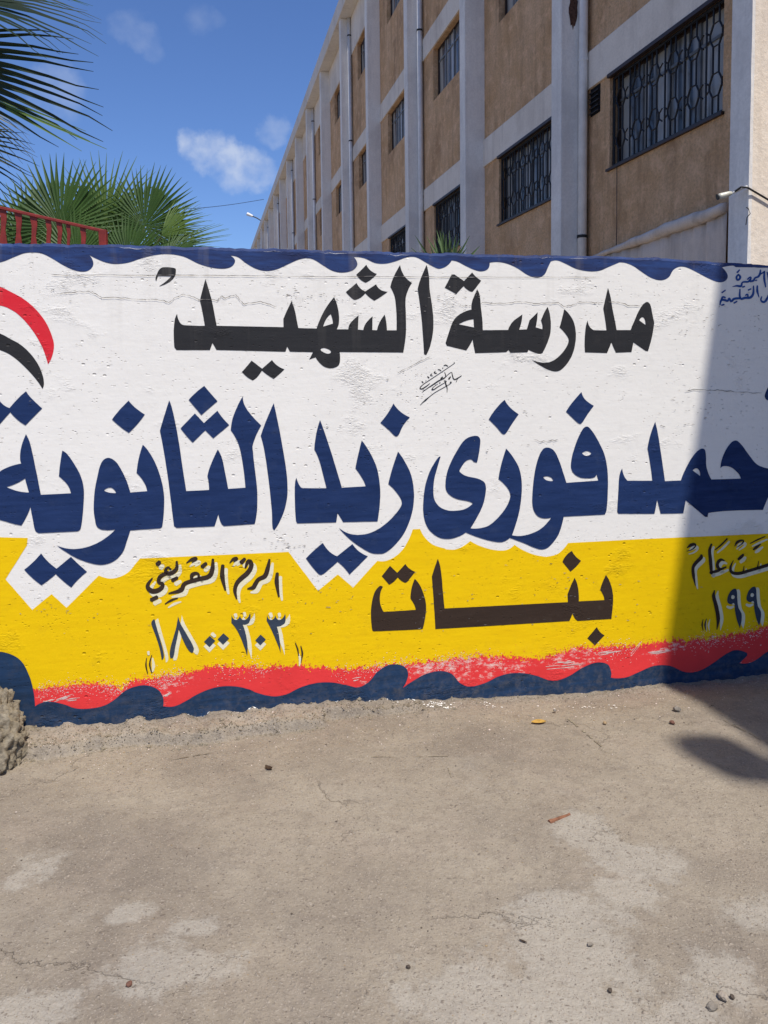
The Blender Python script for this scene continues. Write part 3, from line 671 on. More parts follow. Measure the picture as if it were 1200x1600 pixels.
# right-hand small lettering
FA2 = (1040, 820, 7.5)
rt = [[(248, 268, 10), (290, 238, 40), (335, 228, 34), (345, 250, 16), (300, 290, 12), (243, 308, 6)],
      [(415, 348, 24), (412, 380, 44), (350, 445, 40), (318, 500, 36), (322, 590, 36), (346, 715, 8)],
      [(535, 222, 20), (512, 290, 34), (520, 400, 40), (528, 500, 38), (535, 575, 26)],
      [(515, 560, 30), (600, 538, 34), (705, 492, 20)], [(690, 420, 10), (640, 408, 34), (605, 450, 36), (610, 500, 36), (655, 520, 24)],
      [(576, 292, 12), (640, 240, 20), (718, 160, 18)], [(805, 250, 8), (838, 200, 34), (905, 182, 18), (895, 215, 16), (830, 262, 6)],
      [(790, 415, 6), (758, 490, 26), (768, 552, 36), (850, 568, 38), (960, 540, 36), (1080, 505, 36), (1240, 455, 40)],
      [(915, 478, 6), (905, 550, 18)], [(1088, 420, 6), (1070, 510, 18)], [(1225, 420, 8), (1215, 470, 18)], [(845, 405, 26), (880, 375, 40), (908, 345, 24)],
      [(1022, 290, 18), (1055, 265, 36), (1108, 225, 14)], [(985, 218, 8), (1070, 175, 18), (1162, 135, 12)],
      [(570, 765, 10), (558, 830, 40), (590, 960, 46), (612, 1100, 44), (597, 1225, 8)],
      [(435, 1105, 6), (424, 1170, 18), (436, 1240, 6)], [(475, 1098, 6), (458, 1170, 20), (468, 1232, 6)]]
mb = MB(); strokes(mb, FA2, rt[:14], .0024, (26, 34), 6); strokes(mb, FA2, rt[14:], .0024, (42, 8), 0); mb.build('lettering_shadow', M['cream'], wall)
mb = MB(); strokes(mb, FA2, rt, .0034); mb.build('lettering', M['brown'], wall)
for dx, dy in ((0, 0), (226, -24)):
    def sh(s):
        o = []
        for t in s.split():
            c = t.endswith('c'); x, y = (t[:-1] if c else t).split(','); o.append("%g,%g%s" % (float(x)+dx, float(y)+dy, 'c' if c else ''))
        return "@1040,820,7.5 "+' '.join(o)
    n9 = [sh("808,745 830,775 835,870 850,970 888,1050 865,1205c 830,1110 808,1000 798,918 760,930 722,905 722,850 755,780"), sh("765,835 785,822 805,840 792,866 768,862")]
    lp = loops(*n9)
    off = Vector((40/7.5, 10/7.5)); part('digit_shadow', [[[p+off for p in lp[0]]]], 'cream', .0024)
    mb = MB(); strokes(mb, FA2, [[(715+dx, 955+dy, 26), (750+dx, 970+dy, 34), (795+dx, 955+dy, 24)]], .0026); mb.build('lettering_shadow', M['cream'], wall)
    part('painted_digit', [lp], 'slate', .0034)
# top right blue caption
FA3 = (1000, 380, 6)
cap = [[(918, 292, 12), (938, 318, 18), (915, 345, 16), (903, 318, 16), (922, 292, 10)], [(908, 276, 14), (932, 250, 10)],
       [(865, 408, 4), (905, 400, 14), (945, 402, 18), (955, 372, 12), (975, 362, 14), (1010, 362, 14), (1030, 345, 18), (1035, 318, 10), (1005, 340, 12)],
       [(1030, 360, 14), (1062, 350, 18), (1078, 325, 14), (1105, 315, 16), (1122, 290, 18), (1128, 250, 10)], [(1128, 290, 10), (1165, 268, 14)],
       [(1165, 262, 12), (1163, 330, 18), (1176, 412, 10)], [(958, 412, 12), (980, 405, 12)], [(1080, 352, 10), (1094, 345, 10)], [(1190, 270, 10), (1205, 330, 16), (1210, 400, 8)],
       [(1205, 480, 10), (1190, 520, 18), (1160, 552, 18), (1132, 535, 14), (1140, 500, 8)], [(1098, 398, 12), (1098, 450, 18), (1114, 508, 6)],
       [(1062, 400, 10), (1060, 470, 18), (1035, 508, 20), (985, 512, 20), (940, 518, 18), (935, 430, 10)], [(1010, 505, 10), (1005, 482, 16), (985, 490, 10)],
       [(935, 516, 18), (880, 522, 18), (850, 545, 18), (835, 515, 10), (820, 540, 18), (790, 532, 18), (760, 535, 18), (748, 580, 8)], [(760, 530, 12), (775, 505, 16), (800, 512, 12)],
       [(765, 465, 12), (800, 440, 10)], [(762, 582, 12), (788, 574, 12)], [(1012, 440, 12), (1040, 428, 10)], [(878, 562, 12), (908, 545, 12)]]
cap = [[(x, y, w_*1.2) for x, y, w_ in q] for q in cap]
mb = MB(); strokes(mb, FA3, cap, .0018); o = mb.build('lettering', M['capblue'], wall); o['label'] = 'small blue two-line caption at the top right of the mural'
FA4 = (630, 550, 10.909)
sig = [[(872, 182, 26), (868, 190, 16)], [(868, 195, 8), (640, 350, 10), (430, 490, 11), (330, 560, 11), (290, 625, 18), (380, 592, 18), (455, 532, 8)],
       [(320, 685, 8), (420, 612, 12), (500, 560, 20), (600, 492, 20), (720, 422, 16), (705, 342, 8)], [(640, 455, 24), (670, 425, 24)],
       [(505, 405, 8), (465, 395, 16), (490, 368, 12)], [(340, 520, 20), (315, 500, 14)], [(440, 440, 24), (412, 415, 14)], [(570, 362, 14), (528, 350, 18), (548, 328, 10)],
       [(590, 298, 12), (620, 302, 14), (645, 320, 14)], [(668, 275, 18), (678, 272, 16)], [(690, 232, 12), (722, 222, 18), (762, 242, 12)], [(380, 492, 10), (392, 486, 10)],
       [(992, 403, 12), (935, 440, 16), (868, 465, 18), (838, 400, 14), (818, 345, 9), (690, 458, 8)], [(775, 462, 26), (805, 420, 20)], [(740, 500, 8), (600, 585, 12), (492, 645, 18), (520, 590, 9), (590, 542, 7)],
       [(800, 518, 26), (822, 514, 20)], [(812, 535, 8), (700, 600, 10), (540, 690, 10), (430, 775, 12), (385, 815, 26), (330, 862, 14), (288, 905, 6)],
       [(708, 488, 18), (728, 555, 22), (747, 610, 14), (746, 690, 6)], [(900, 510, 8), (938, 432, 9)], [(615, 530, 18), (632, 520, 14)]]
mb = MB(); strokes(mb, FA4, sig, .0016); o = mb.build('signature', M['ink'], wall); o['label'] = 'thin black painter signature with small numerals'
# cracks in the plaster, their inner shade painted as dark ribbons on top
CR = [[(80, 429), (105, 430), (128, 430), (160, 429.5), (200, 430), (240, 430), (300, 430), (350, 430.5), (400, 431), (440, 431.5)], [(440, 431.5), (480, 432), (530, 432.5), (580, 432), (640, 432.5), (700, 433), (760, 433), (850, 433), (940, 433)],
      [(88, 460), (102, 458), (120, 456), (138, 455), (150, 459), (160, 465), (180, 464.5), (200, 466), (222, 468), (240, 468), (255, 469), (264, 473), (272, 466), (279, 463), (288, 460), (300, 464), (312, 468), (330, 468), (340, 469), (347, 462), (351, 466), (360, 462), (369, 461), (374, 468), (381, 475), (395, 473), (408, 471), (418, 475), (432, 479)],
      [(752, 473), (775, 474), (800, 473), (812, 471.5), (821, 472), (834, 474.5), (850, 473.5), (872, 473), (880, 479), (895, 476), (905, 472), (930, 473), (943, 472)], [(950, 472), (965, 472), (980, 477), (1000, 478)],
      [(1070, 611), (1085, 608), (1105, 610), (1120, 609), (1135, 611), (1160, 613), (1190, 614)], [(620, 583), (640, 573), (660, 563), (672, 557)], [(833, 687), (845, 690), (860, 688), (872, 687)]]
mb = MB(); rnd = random.Random(11)
for c in CR:
    it = []
    for i, (x, y) in enumerate(c):
        it.append((x, y+rnd.uniform(-.4, .4), rnd.uniform(.5, 1.15) if 0 < i < len(c)-1 else .15))
        if i < len(c)-1:
            x2, y2 = c[i+1]
            for k in range(1, 4): it.append((x+(x2-x)*k/4, y+(y2-y)*k/4+rnd.uniform(-.9, .9)*(.35 if abs(y2-y) < .8 else 1), rnd.uniform(.25, 1.0)))
    strokes(mb, (0, 0, 1), [it], .0040)
for _ in range(330):                                      # short gouges of the trowel, shade painted as dark ribbons
    cl = rnd.choice([(100, 450, 70, 22), (480, 462, 60, 18), (700, 470, 50, 20), (1090, 500, 50, 32), (60, 560, 60, 90), (1060, 650, 60, 60), (640, 590, 60, 40), (460, 850, 40, 14), (90, 950, 50, 20), (300, 1000, 200, 30), (900, 930, 120, 60), (700, 940, 100, 50), (500, 940, 60, 30), (700, 660, 300, 60)])
    x = rnd.gauss(cl[0], cl[2]*.6); y = rnd.gauss(cl[1], cl[3]*.5); l = rnd.uniform(1.5, 6)
    if 20 < x < 1190 and 440 < y < 990: strokes(mb, (0, 0, 1), [[(x, y, .1), (x+l*.5, y+rnd.uniform(-.8, .8), rnd.uniform(.5, 1.2)), (x+l, y+rnd.uniform(-1.2, 1.2), .1)]], .0040)
o = mb.build('crack', M['crack'], wall); tag(o, 'thin dark ribbons painting the shade inside cracks and gouges of the plaster', kind='stuff')

# ------------------------------------------------------------------ rubble and spilled mortar at the wall's left foot
def lump(name, c, sx, sy, sz, mat, seed, sub=4, amp=.3, freq=3.0, rz=0.0, parent=None, floor=None):
    import bmesh
    bm = bmesh.new(); bmesh.ops.create_icosphere(bm, subdivisions=sub, radius=1)
    for v in bm.verts:
        p = v.co.copy(); d = 1+amp*noise.noise(p*freq*.5+Vector((seed, 0, 0)))+amp*.5*noise.noise(p*freq*1.6+Vector((0, seed, 0)))+amp*.25*noise.noise(p*freq*4+Vector((0, 0, seed)))
        if sub > 4: d += .16*abs(noise.noise(p*7))+.10*noise.noise(p*15)+.06*noise.noise(p*34)-.06
        v.co = Vector((p.x*sx*d, p.y*sy*d, p.z*sz*d))
    me = bpy.data.meshes.new(name); bm.to_mesh(me); bm.free(); me.materials.append(mat)
    me.polygons.foreach_set('use_smooth', [sub > 2]*len(me.polygons))
    o = bpy.data.objects.new(name, me); scene.collection.objects.link(o); o.location = c; o.rotation_euler = (0, 0, rz)
    if parent: o.parent = parent
    return o
o = lump('mortar_mound', wl(-2.03, .07, -.03), .24, .25, .30, M['mortar'], 5.3, 6, .26, 3.0, A)
tag(o, 'rough broken mound of mortar against the left foot of the painted wall', 'rubble')

# loose stones, sticks and litter one can point at
M['stone1'] = plain('grey_stone', (.30, .26, .21), .85, .2, 0, .2, 60, .004); M['stone2'] = plain('tan_stone', (.42, .30, .17), .85, .2, 0, .2, 60, .004)
M['stone3'] = plain('red_brown_stone', (.20, .10, .07), .85, .2, 0, .2, 60, .004); M['stone4'] = plain('pale_stone', (.45, .38, .30), .85, .2, 0, .2, 60, .004)
M['dkstone'] = plain('dark_stone', (.11, .085, .065), .85, .2, 0, .2, 60, .004)
STN = [(1058, 1111, 6.5, 4.5, 'stone1', 'grey pebble near the wall at the edge of the shade'), (945, 1132, 4, 3, 'stone2', 'tan pebble on the concrete right of the yellow leaf'),
       (1050, 1131, 4.5, 3, 'stone3', 'red brown pebble below the grey one by the shade'), (867, 1112, 3.5, 2.6, 'stone1', 'small grey pebble near the foot of the wall above the yellow leaf'),
       (1129, 1562, 8.5, 6, 'stone4', 'pale stone near the bottom right corner, larger of the pair'), (1113, 1577, 9, 4.5, 'stone1', 'flat grey stone chip below the pale stone'),
       (1144, 1561, 4, 3.2, 'dkstone', 'dark pebble just right of the pale stone'), (638, 1514, 3.6, 3, 'dkstone', 'dark pebble alone in the lower middle of the concrete'),
       (202, 1542, 5.5, 3.6, 'stone3', 'brown stone in the lower left of the concrete'), (54, 1185, 4.5, 3, 'stone3', 'small brown stone beside the mortar mound'),
       (922, 1478, 4.5, 2.4, 'stone1', 'grey chip on the pale cement patch'), (953, 1550, 4, 2.6, 'dkstone', 'dark chip at the right edge of the lowest pale patch')]
for i, (x, y, a, b, m, lab) in enumerate(STN):
    p = G(x, y); k = (p-CAMP).length/F
    o = lump('pebble', (p.x, p.y, b*k*.62+.002), a*k*.85, a*k*.65, b*k*.85, M[m], i*3.7, 2, .35, 2.2, i*1.3); tag(o, lab, 'stone', 'loose stones on the concrete')
def stick():
    p0 = G(858, 1288); p1 = G(890, 1276); d = (p1-p0); L = d.length; rz = math.atan2(d.y, d.x)
    mb = MB(); n = 9; prof = [(-.0095, 0), (-.006, .008), (0, .0115), (.007, .007), (.0095, 0), (.004, .003), (-.004, .003)]
    vs = []; fs = []
    for i in range(n):
        x = L*i/(n-1)
        for (y, z) in prof: vs.append((x, y*(1+.12*math.sin(i*2.3))*(1-.25*(i/(n-1))), z*(1-.2*i/(n-1))+.001+.001*math.sin(i*1.7)))
    k = len(prof)
    for i in range(n-1):
        for j in range(k): fs.append((i*k+j, (i+1)*k+j, (i+1)*k+(j+1) % k, i*k+(j+1) % k))
    fs.append(tuple(range(k))); fs.append(tuple((n-1)*k+j for j in range(k-1, -1, -1)))
    mb.add(vs, fs)
    t = plain('dry_red_bark', (.30, .135, .075), .8, .2, 0, .25, 40)
    o = mb.build('bark_strip', t, None, (p0.x, p0.y, .003)); o.rotation_euler = (0, 0, rz); tag(o, 'short reddish brown curled strip of bark lying on the concrete', 'bark')
stick()
def leafbit(name, x, y, l, wd, col, lab, cat, rz, curl=.3):
    p = G(x, y); k = (p-CAMP).length/F; l *= k; wd *= k; n = 6; vs = []; fs = []
    for i in range(n+1):
        t = i/n; xx = (t-.5)*l; ww = wd*.5*math.sin(math.pi*min(max(t, .04), .97))**.7
        z = .004+curl*l*(t-.5)**2
        vs += [(xx, -ww, z+ww*.5), (xx, 0, z), (xx, ww, z+ww*.6)]
    for i in range(n):
        for j in range(2): fs.append((i*3+j, (i+1)*3+j, (i+1)*3+j+1, i*3+j+1))
    o = mesh(name, vs, fs, plain(name+'_tone', col, .8, .2, 0, .2, 60), None, (p.x, p.y, 0)); o.rotation_euler = (0, 0, rz); tag(o, lab, cat)
leafbit('dry_leaf', 842, 1131, 22, 11, (.48, .28, .06), 'dry yellow leaf lying on the concrete in front of the wall', 'leaf', .1)
leafbit('dry_leaf', 420, 1203, 14, 8, (.06, .035, .02), 'dark curled leaf on the concrete left of centre', 'leaf', -.7, .9)
leafbit('paper_scrap', 158, 1165, 13, 9, (.75, .74, .72), 'crumpled white scrap of paper by the mortar kerb', 'litter', .6, .8)
leafbit('plastic_scrap', 177, 1163, 13, 9, (.34, .07, .04), 'crumpled red scrap beside the white scrap of paper', 'litter', -.4, .8)
leafbit('twig', 817, 1473, 12, 3, (.06, .04, .025), 'tiny dark twig in the middle of the concrete', 'twig', -.6, .2)
# fine grit and flakes
def grit():
    rnd = random.Random(5); mats = [M['stone4'], M['stone1'], M['stone2'], M['speck'], M['dkstone']]; vs = []; fs = []; mi = []
    for _ in range(16000):
        near = rnd.random() < .42
        u = rnd.uniform(-2.1, 2.2); n = abs(rnd.gauss(0, .22)) if near else rnd.uniform(0, 2.3)
        s = rnd.uniform(.0008, .0022)*(1.8 if rnd.random() < .05 else 1)*(1.2 if near else 1)
        z = gz(u, n); c = wl(u, n+.003, z+s*.3); b = len(vs); a0 = rnd.uniform(0, 6.28)
        for k in range(4): vs.append(c+Vector((math.cos(a0+k*1.57)*s*rnd.uniform(.7, 1.5), math.sin(a0+k*1.57)*s*rnd.uniform(.7, 1.5), 0)))
        vs.append(c+Vector((0, 0, s*rnd.uniform(.4, .9))))
        for k in range(4): fs.append((b+k, b+(k+1) % 4, b+4))
        r = rnd.random(); m = 0 if r < .40 else 1 if r < .66 else 2 if r < .80 else (3 if near else 0) if r < .88 else 4
        mi += [m]*4
    o = mesh('grit', vs, fs, mats); o.data.polygons.foreach_set('material_index', mi); tag(o, 'fine grit and pale chips scattered over the concrete', 'grit', kind='stuff')
grit()
def crumbs():
    rnd = random.Random(21); vs = []; fs = []
    for _ in range(2600):
        u = rnd.uniform(-2.0, 1.2); kw = .15+.05*noise.noise(Vector((u*3.1, 7, 0)))-(.06 if u > -.6 else 0)
        if u > 0: n = abs(rnd.gauss(.03, .04))
        else: n = rnd.gauss(kw, .022) if rnd.random() < .6 else rnd.uniform(0, kw)
        n = max(n, .004); s_ = rnd.uniform(.0015, .0045)*(2.4 if rnd.random() < .06 else 1)*(.7 if u > 0 else 1); c = wl(u, n, gz(u, n)+s_*.2); b = len(vs)
        for v in ((1, 0, 0), (0, 1, 0), (-1, 0, 0), (0, -1, 0), (.2, .1, .9), (0, 0, -.8)):
            vs.append(c+Vector(v)*s_*rnd.uniform(.6, 1.35))
        for k in range(4): fs.append((b+k, b+(k+1) % 4, b+4)); fs.append((b+(k+1) % 4, b+k, b+5))
    o = mesh('mortar_crumbs', vs, fs, M['mortar']); tag(o, 'crumbled mortar along the foot of the wall', 'rubble', kind='stuff')
crumbs()
def splashes():
    rnd = random.Random(8); mb = MB()
    for (x, y, r, n) in [(690, 1103, 22, 60), (390, 1100, 12, 30), (520, 1098, 10, 14), (760, 1098, 20, 14), (300, 1122, 30, 14), (620, 1100, 60, 20), (920, 1100, 60, 20)]:
        for _ in range(n):
            px = rnd.gauss(x, r*.55); py = y+rnd.uniform(-4, 5); p = G(px, py)
            q = p-P0; u, nn = q.dot(U), max(q.dot(NN), .006); s = rnd.uniform(.0015, .006); b = []
            k = 6
            for i in range(k):
                t = 6.283*i/k; uu = u+math.cos(t)*s*rnd.uniform(.6, 1.4); n2 = max(.002, nn+math.sin(t)*s*rnd.uniform(.6, 1.4)); b.append(wl(uu, n2, gz(uu, n2)+.0025))
            mb.add(b, [tuple(range(k-1, -1, -1))])
    o = mb.build('paint_splashes', M['white']); tag(o, 'white paint spots dripped on the ground along the foot of the wall', 'paint spots', kind='stuff')
splashes()

def scrapes():
    rnd = random.Random(14); mb = MB()
    for (x0, y0, x1, y1, w0) in [(888, 1124, 940, 1168, 3.2), (560, 1184, 700, 1182, .9), (250, 1190, 330, 1178, 1.2), (1130, 1125, 1200, 1160, 1.6), (700, 1200, 705, 1215, 1.2)]:
        n = 14; pts = []
        for i in range(n+1):
            t = i/n; g = G(x0+(x1-x0)*t+rnd.uniform(-.7, .7), y0+(y1-y0)*t+rnd.uniform(-.5, .5)); pts.append(g)
        for i in range(n):
            if rnd.random() < .25: continue
            a, b = pts[i], pts[i+1]; sd_ = (b-a).cross(Vector((0, 0, 1))).normalized()*w0*.0026*rnd.uniform(.35, 1); q = []
            for p in (a-sd_, b-sd_*.8, b+sd_*.9, a+sd_*.7):
                v = p-P0; q.append(Vector((p.x, p.y, gz(v.dot(U), v.dot(NN))+.0025)))
            mb.add(q, [(0, 1, 2, 3)])
    o = mb.build('scrape_marks', M['mortar']); tag(o, 'pale scrape marks scratched into the concrete', 'scratches', kind='stuff')
scrapes()

# ------------------------------------------------------------------ the school building
RZ = math.atan2(FU.y, FU.x)
bld = empty('school_building', FO, RZ); tag(bld, 'long four storey tan building with pale vertical fins and barred windows behind the painted wall', 'building')
T0 = 5.81
FIN = [9.37, 13.11, 17.0, 21.25, 25.35, 29.85, 34.1, 38.3]
while len(FIN) < 17: FIN.append(FIN[-1]+4.2)
TEND = FIN[-1]+.3
PD, PW = .345, .29
WIN_END = [8.79, 12.43, 16.2, 20.39, 24.4]
WW = 2.12
FLOORS = [(.74, 1.79), (3.87, 4.93), (7.02, 8.06), (10.24, 11.32)]
ZTOP = 12.45
bays = []
prev = T0+PW
for i, f in enumerate(FIN):
    e = WIN_END[i] if i < len(WIN_END) else f-1.0
    bays.append((prev, f, e-WW, e)); prev = f+PW
def facade():
    mb = MB(); rv = .16
    for (a, b, w0, w1) in bays:
        zs = [-.3]
        for (z0, z1) in FLOORS: zs += [z0, z1]
        zs.append(ZTOP)
        for k in range(0, len(zs), 2):                    # solid strips between window rows
            mb.add([(a-PW, 0, zs[k]), (b, 0, zs[k]), (b, 0, zs[k+1]), (a-PW, 0, zs[k+1])], [(3, 2, 1, 0)])
        for (z0, z1) in FLOORS:
            mb.add([(a-PW, 0, z0), (w0, 0, z0), (w0, 0, z1), (a-PW, 0, z1)], [(3, 2, 1, 0)])
            mb.add([(w1, 0, z0), (b, 0, z0), (b, 0, z1), (w1, 0, z1)], [(3, 2, 1, 0)])
            mb.add([(w0, 0, z0), (w1, 0, z0), (w1, 0, z1), (w0, 0, z1), (w0, -rv, z0), (w1, -rv, z0), (w1, -rv, z1), (w0, -rv, z1)],
                   [(0, 1, 5, 4), (1, 2, 6, 5), (2, 3, 7, 6), (3, 0, 4, 7)])
    # back, far end and roof body
    mb.add([(T0, -14, -.3), (TEND, -14, -.3), (TEND, -14, ZTOP), (T0, -14, ZTOP), (TEND, 0, -.3), (TEND, 0, ZTOP)], [(0, 1, 2, 3), (1, 4, 5, 2)])
    return mb.build('facade_wall', M['tan'], bld)
facade()
# sunlit end wall
mb = MB(); mb.box(T0, T0+.2, -14, -.005, -.3, ZTOP); o = mb.build('end_wall', M['endface'], bld)
# corner column (outer side pale grey, end side cream plaster)
def column():
    n = 60; vs = []; fs = []
    for i in range(n+1):
        z = -.3+(ZTOP+.3)*i/n
        chip = -abs(noise.noise(Vector((z*6, 0, 0))))*.03*(1 if z < 3 else .45)-.004
        vs += [(T0+.001, -.006, z), (T0, PD-.02+chip*.6, z), (T0-chip*.8, PD, z), (T0+PW-.03, PD, z), (T0+PW-.03, -.05, z)]
    for i in range(n):
        for k in range(4): fs.append((i*5+k, i*5+k+1, i*5+k+6, i*5+k+5))
    o = mesh('corner_column', vs, fs, [M['endface'], M['pilaster']], bld)
    for p in o.data.polygons: p.material_index = 0 if p.index % 4 == 0 else 1
column()
mb = MB(); mb.box(0, PW, -.05, PD, -.3, ZTOP); fin0 = bevel(mb.build('pilaster', M['pilaster'], bld, (FIN[0], 0, 0)), .012)
for f in FIN[1:]: dup(fin0, bld, (f, 0, 0))
# eave slab with fascia
mb = MB(); mb.box(T0-.12, TEND+.2, -14.2, PD+.05, ZTOP+.002, 12.98); bevel(mb.build('roof_slab', M['eave'], bld), .015)
# cream bands over the windows
for (a, b, w0, w1) in bays:
    for zi, (z0, z1) in enumerate(FLOORS):
        mb = MB()
        if zi < 3: mb.box(a-.03, b+.01, -.01, .028, z1+.012, z1+.455)
        else: mb.box(a-.03, b+.01, -.01, .028, z1+.012, ZTOP-.004)
        bevel(mb.build('lintel_band', M['band'], bld), .006)
# windows
def frame_mesh(kind, pane=True):
    mb = MB(); w_, h = WW, 1.055; t = .045; y0, y1 = -.15, -.10
    mb.box(0, w_, y0, y1, 0, t); mb.box(0, w_, y0, y1, h-t, h); mb.box(0, t, y0, y1, t, h-t); mb.box(w_-t, w_, y0, y1, t, h-t)
    return mb
def mull():
    mb = MB(); w_, h = WW, 1.055
    for x in (.53, 1.06, 1.59): mb.box(x-.022, x+.022, -.145, -.105, .045, h-.045)
    for x in (.8, 1.33): mb.box(x-.015, x+.015, -.14, -.115, .045, h-.045)
    mb.box(.045, w_-.045, -.142, -.112, .76, .79)
    return mb
def grille_mesh():
    mb = MB(); w_, h = WW, 1.055; r = .0105; y = -.045
    for z in (.03, h-.03): mb.box(.01, w_-.01, y-.012, y+.012, z-.012, z+.012)
    for x in (.02, w_-.02): mb.box(x-.012, x+.012, y-.012, y+.012, .03, h-.03)
    n = 6; un = w_/n
    for i in range(n):
        c = un*(i+.5)
        for s in (-1, 1):
            a, b_ = .045*s, .095*s
            pts = [(c+a, y, .03), (c+a, y, .20), (c+b_, y, .28), (c+b_, y, .33), (c+a, y, .41), (c+a, y, .66), (c+b_, y, .74), (c+b_, y, .79), (c+a, y, .87), (c+a, y, h-.03)]
            mb.tube(pts, r, 5)
            e = un*.5*s
            mb.tube([(c+b_, y, .28), (c+e*.9, y, .24)], r*.9, 4); mb.tube([(c+b_, y, .33), (c+e*.9, y, .37)], r*.9, 4)
            mb.tube([(c+b_, y, .74), (c+e*.9, y, .70)], r*.9, 4); mb.tube([(c+b_, y, .79), (c+e*.9, y, .83)], r*.9, 4)
        mb.tube([(c+un*.42, y, .03), (c+un*.42, y, h-.03)], r, 5)
        mb.tube([(c-.045, y, .20), (c+.045, y, .20)], r*.8, 4); mb.tube([(c-.045, y, .87), (c+.045, y, .87)], r*.8, 4)
        mb.tube([(c-.045, y, .41), (c+.045, y, .41)], r*.8, 4); mb.tube([(c-.045, y, .66), (c+.045, y, .66)], r*.8, 4)
    return mb
proto = {}
for bi, (a, b, w0, w1) in enumerate(bays):
    for zi, (z0, z1) in enumerate(FLOORS):
        barred = zi <= 1
        if 'w' not in proto:
            wn = frame_mesh(0).build('window', M['frame'], bld); mu = mull().build('sash', M['alu'], wn)
            pn = MB(); pn.box(.03, WW-.03, -.135, -.128, .03, 1.02); pn = pn.build('pane', M['glass'], wn)
            gr = grille_mesh().build('grille', M['grille'], wn); gr.data = gr.data
            proto.update(w=wn, s=mu, p=pn, g=gr)
            wn.location = (w0, 0, z0)
        else:
            wn = dup(proto['w'], bld, (w0, 0, z0)); dup(proto['s'], wn); dup(proto['p'], wn)
            if barred: dup(proto['g'], wn)
mb = MB(); mb.box(T0+.3, TEND-.1, -2.0, -.3, -.2, ZTOP-.1); mb.build('interior', M['dark'], bld)  # solid near-black block paints the darkness of unlit rooms
# window rim in brown on the big barred window, small vent beside it
mb = MB(); mb.box(WIN_END[0]+.23, WIN_END[0]+.47, -.02, .006, 4.60, 4.93); v = mb.build('vent_dark_slab', M['dark'], bld)  # solid near-black slab paints the shade inside the vent
mb = MB()
for k in range(5): mb.box(WIN_END[0]+.24, WIN_END[0]+.46, .004, .03, 4.62+k*.06, 4.635+k*.06)
mb.build('louvre', M['grille'], v)
for wz in (3.87,):
    for (a, b, w0, w1) in bays[:5]:
        mb = MB(); mb.box(w0-.01, w1+.01, -.02, .036, 4.905, 4.945); mb.box(w0-.03, w1+.03, -.02, .035, wz-.03, wz-.002)
        mb.build('window_sill', M['frame'], bld)
# downpipes on alternate fins
def pipe():
    mb = MB(); mb.tube([(0, 0, -.2), (0, 0, ZTOP-.01)], .055, 12)
    return mb
pp = None
for k in range(0, len(FIN), 2):
    loc = (FIN[k]-.065, .085, 0)
    if pp is None:
        pp = pipe().build('downpipe', M['pipe'], bld, loc, True); pc = []
        for z in (3.15, 5.28, 8.7, 11.9):
            mb = MB(); mb.tube([(0, 0, z), (0, 0, z+.035)], .064 if z != 5.28 else .061, 12); mb.box(-.02, .09, -.008, .008, z+.005, z+.03); pc.append(mb.build('clamp', M['clamp'] if z != 5.28 else M['pipe'], pp))
    else:
        q = dup(pp, bld, loc); [dup(c, q) for c in pc]
def stain():
    pp_ = FO+FU*(FIN[0]-.004); vs = []; cen = []
    for i in range(22):
        t = 2*math.pi*i/22; x = 896+7*math.cos(t)*random.uniform(.75, 1.1); y = 12+34*math.sin(t)*random.uniform(.8, 1.1)
        q = hit(x, y, pp_, FU)-FO; vs.append((q.dot(FU), q.dot(FN), q.z))
    o = mesh('rust_stain', vs, [tuple(range(22))], plain('rust_stain', (.13, .07, .05), .9, .1, 0, .3, 30), bld); o['label'] = 'dark brown rusty stain on the fin beside the downpipe'
stain()
# thin wire down the facade
mb = MB(); t1 = FA(964, 255, .02); mb.tube([(t1[0], .02, 3.86), (t1[0]-.01, .02, 3.2), (t1[0]+.02, .02, 2.4), (t1[0], .02, 1.6)], .005, 5); mb.build('wire', M['cable'], bld)

# canvas with a rolled hem slung across the bottom of the first bay
def canvas():
    cv = empty('canvas_awning', FO, RZ); tag(cv, 'dusty beige canvas with a sagging rolled hem hung across the foot of the first bay', 'canvas')
    pts = [FA(1138, 324, .05), FA(1100, 339, .06), FA(1060, 352, .07), FA(1010, 371, .08), FA(965, 388, .07), FA(930, 402, .05)]
    c = smoothp([(p[0], p[2], False) for p in pts], closed=False, sub=6)
    mb = MB(); n = len(c); mb.tube([(p.x, .07+.01*math.sin(i), p.y) for i, p in enumerate(c)], [.028+.038*math.sin(math.pi*min(1, .15+i/n))+.004*math.sin(i*1.9) for i in range(n)], 10)
    mb.build('rolled_hem', M['canvas'], cv, None, True)
    vs = []; fs = []; rows = 16
    for i, p in enumerate(c):
        for j in range(rows+1):
            z = p.y-.02-(p.y-.0)*j/rows; vs.append((p.x, .05+.014*math.sin(p.x*31+j*.25)+.008*math.sin(p.x*67), z))
    for i in range(n-1):
        for j in range(rows): k = i*(rows+1)+j; fs.append((k, k+1, k+rows+2, k+rows+1))
    o = mesh('cloth', vs, fs, M['canvas'], cv, None, True); sm = o.modifiers.new('thick', 'SOLIDIFY'); sm.thickness = .004
canvas()
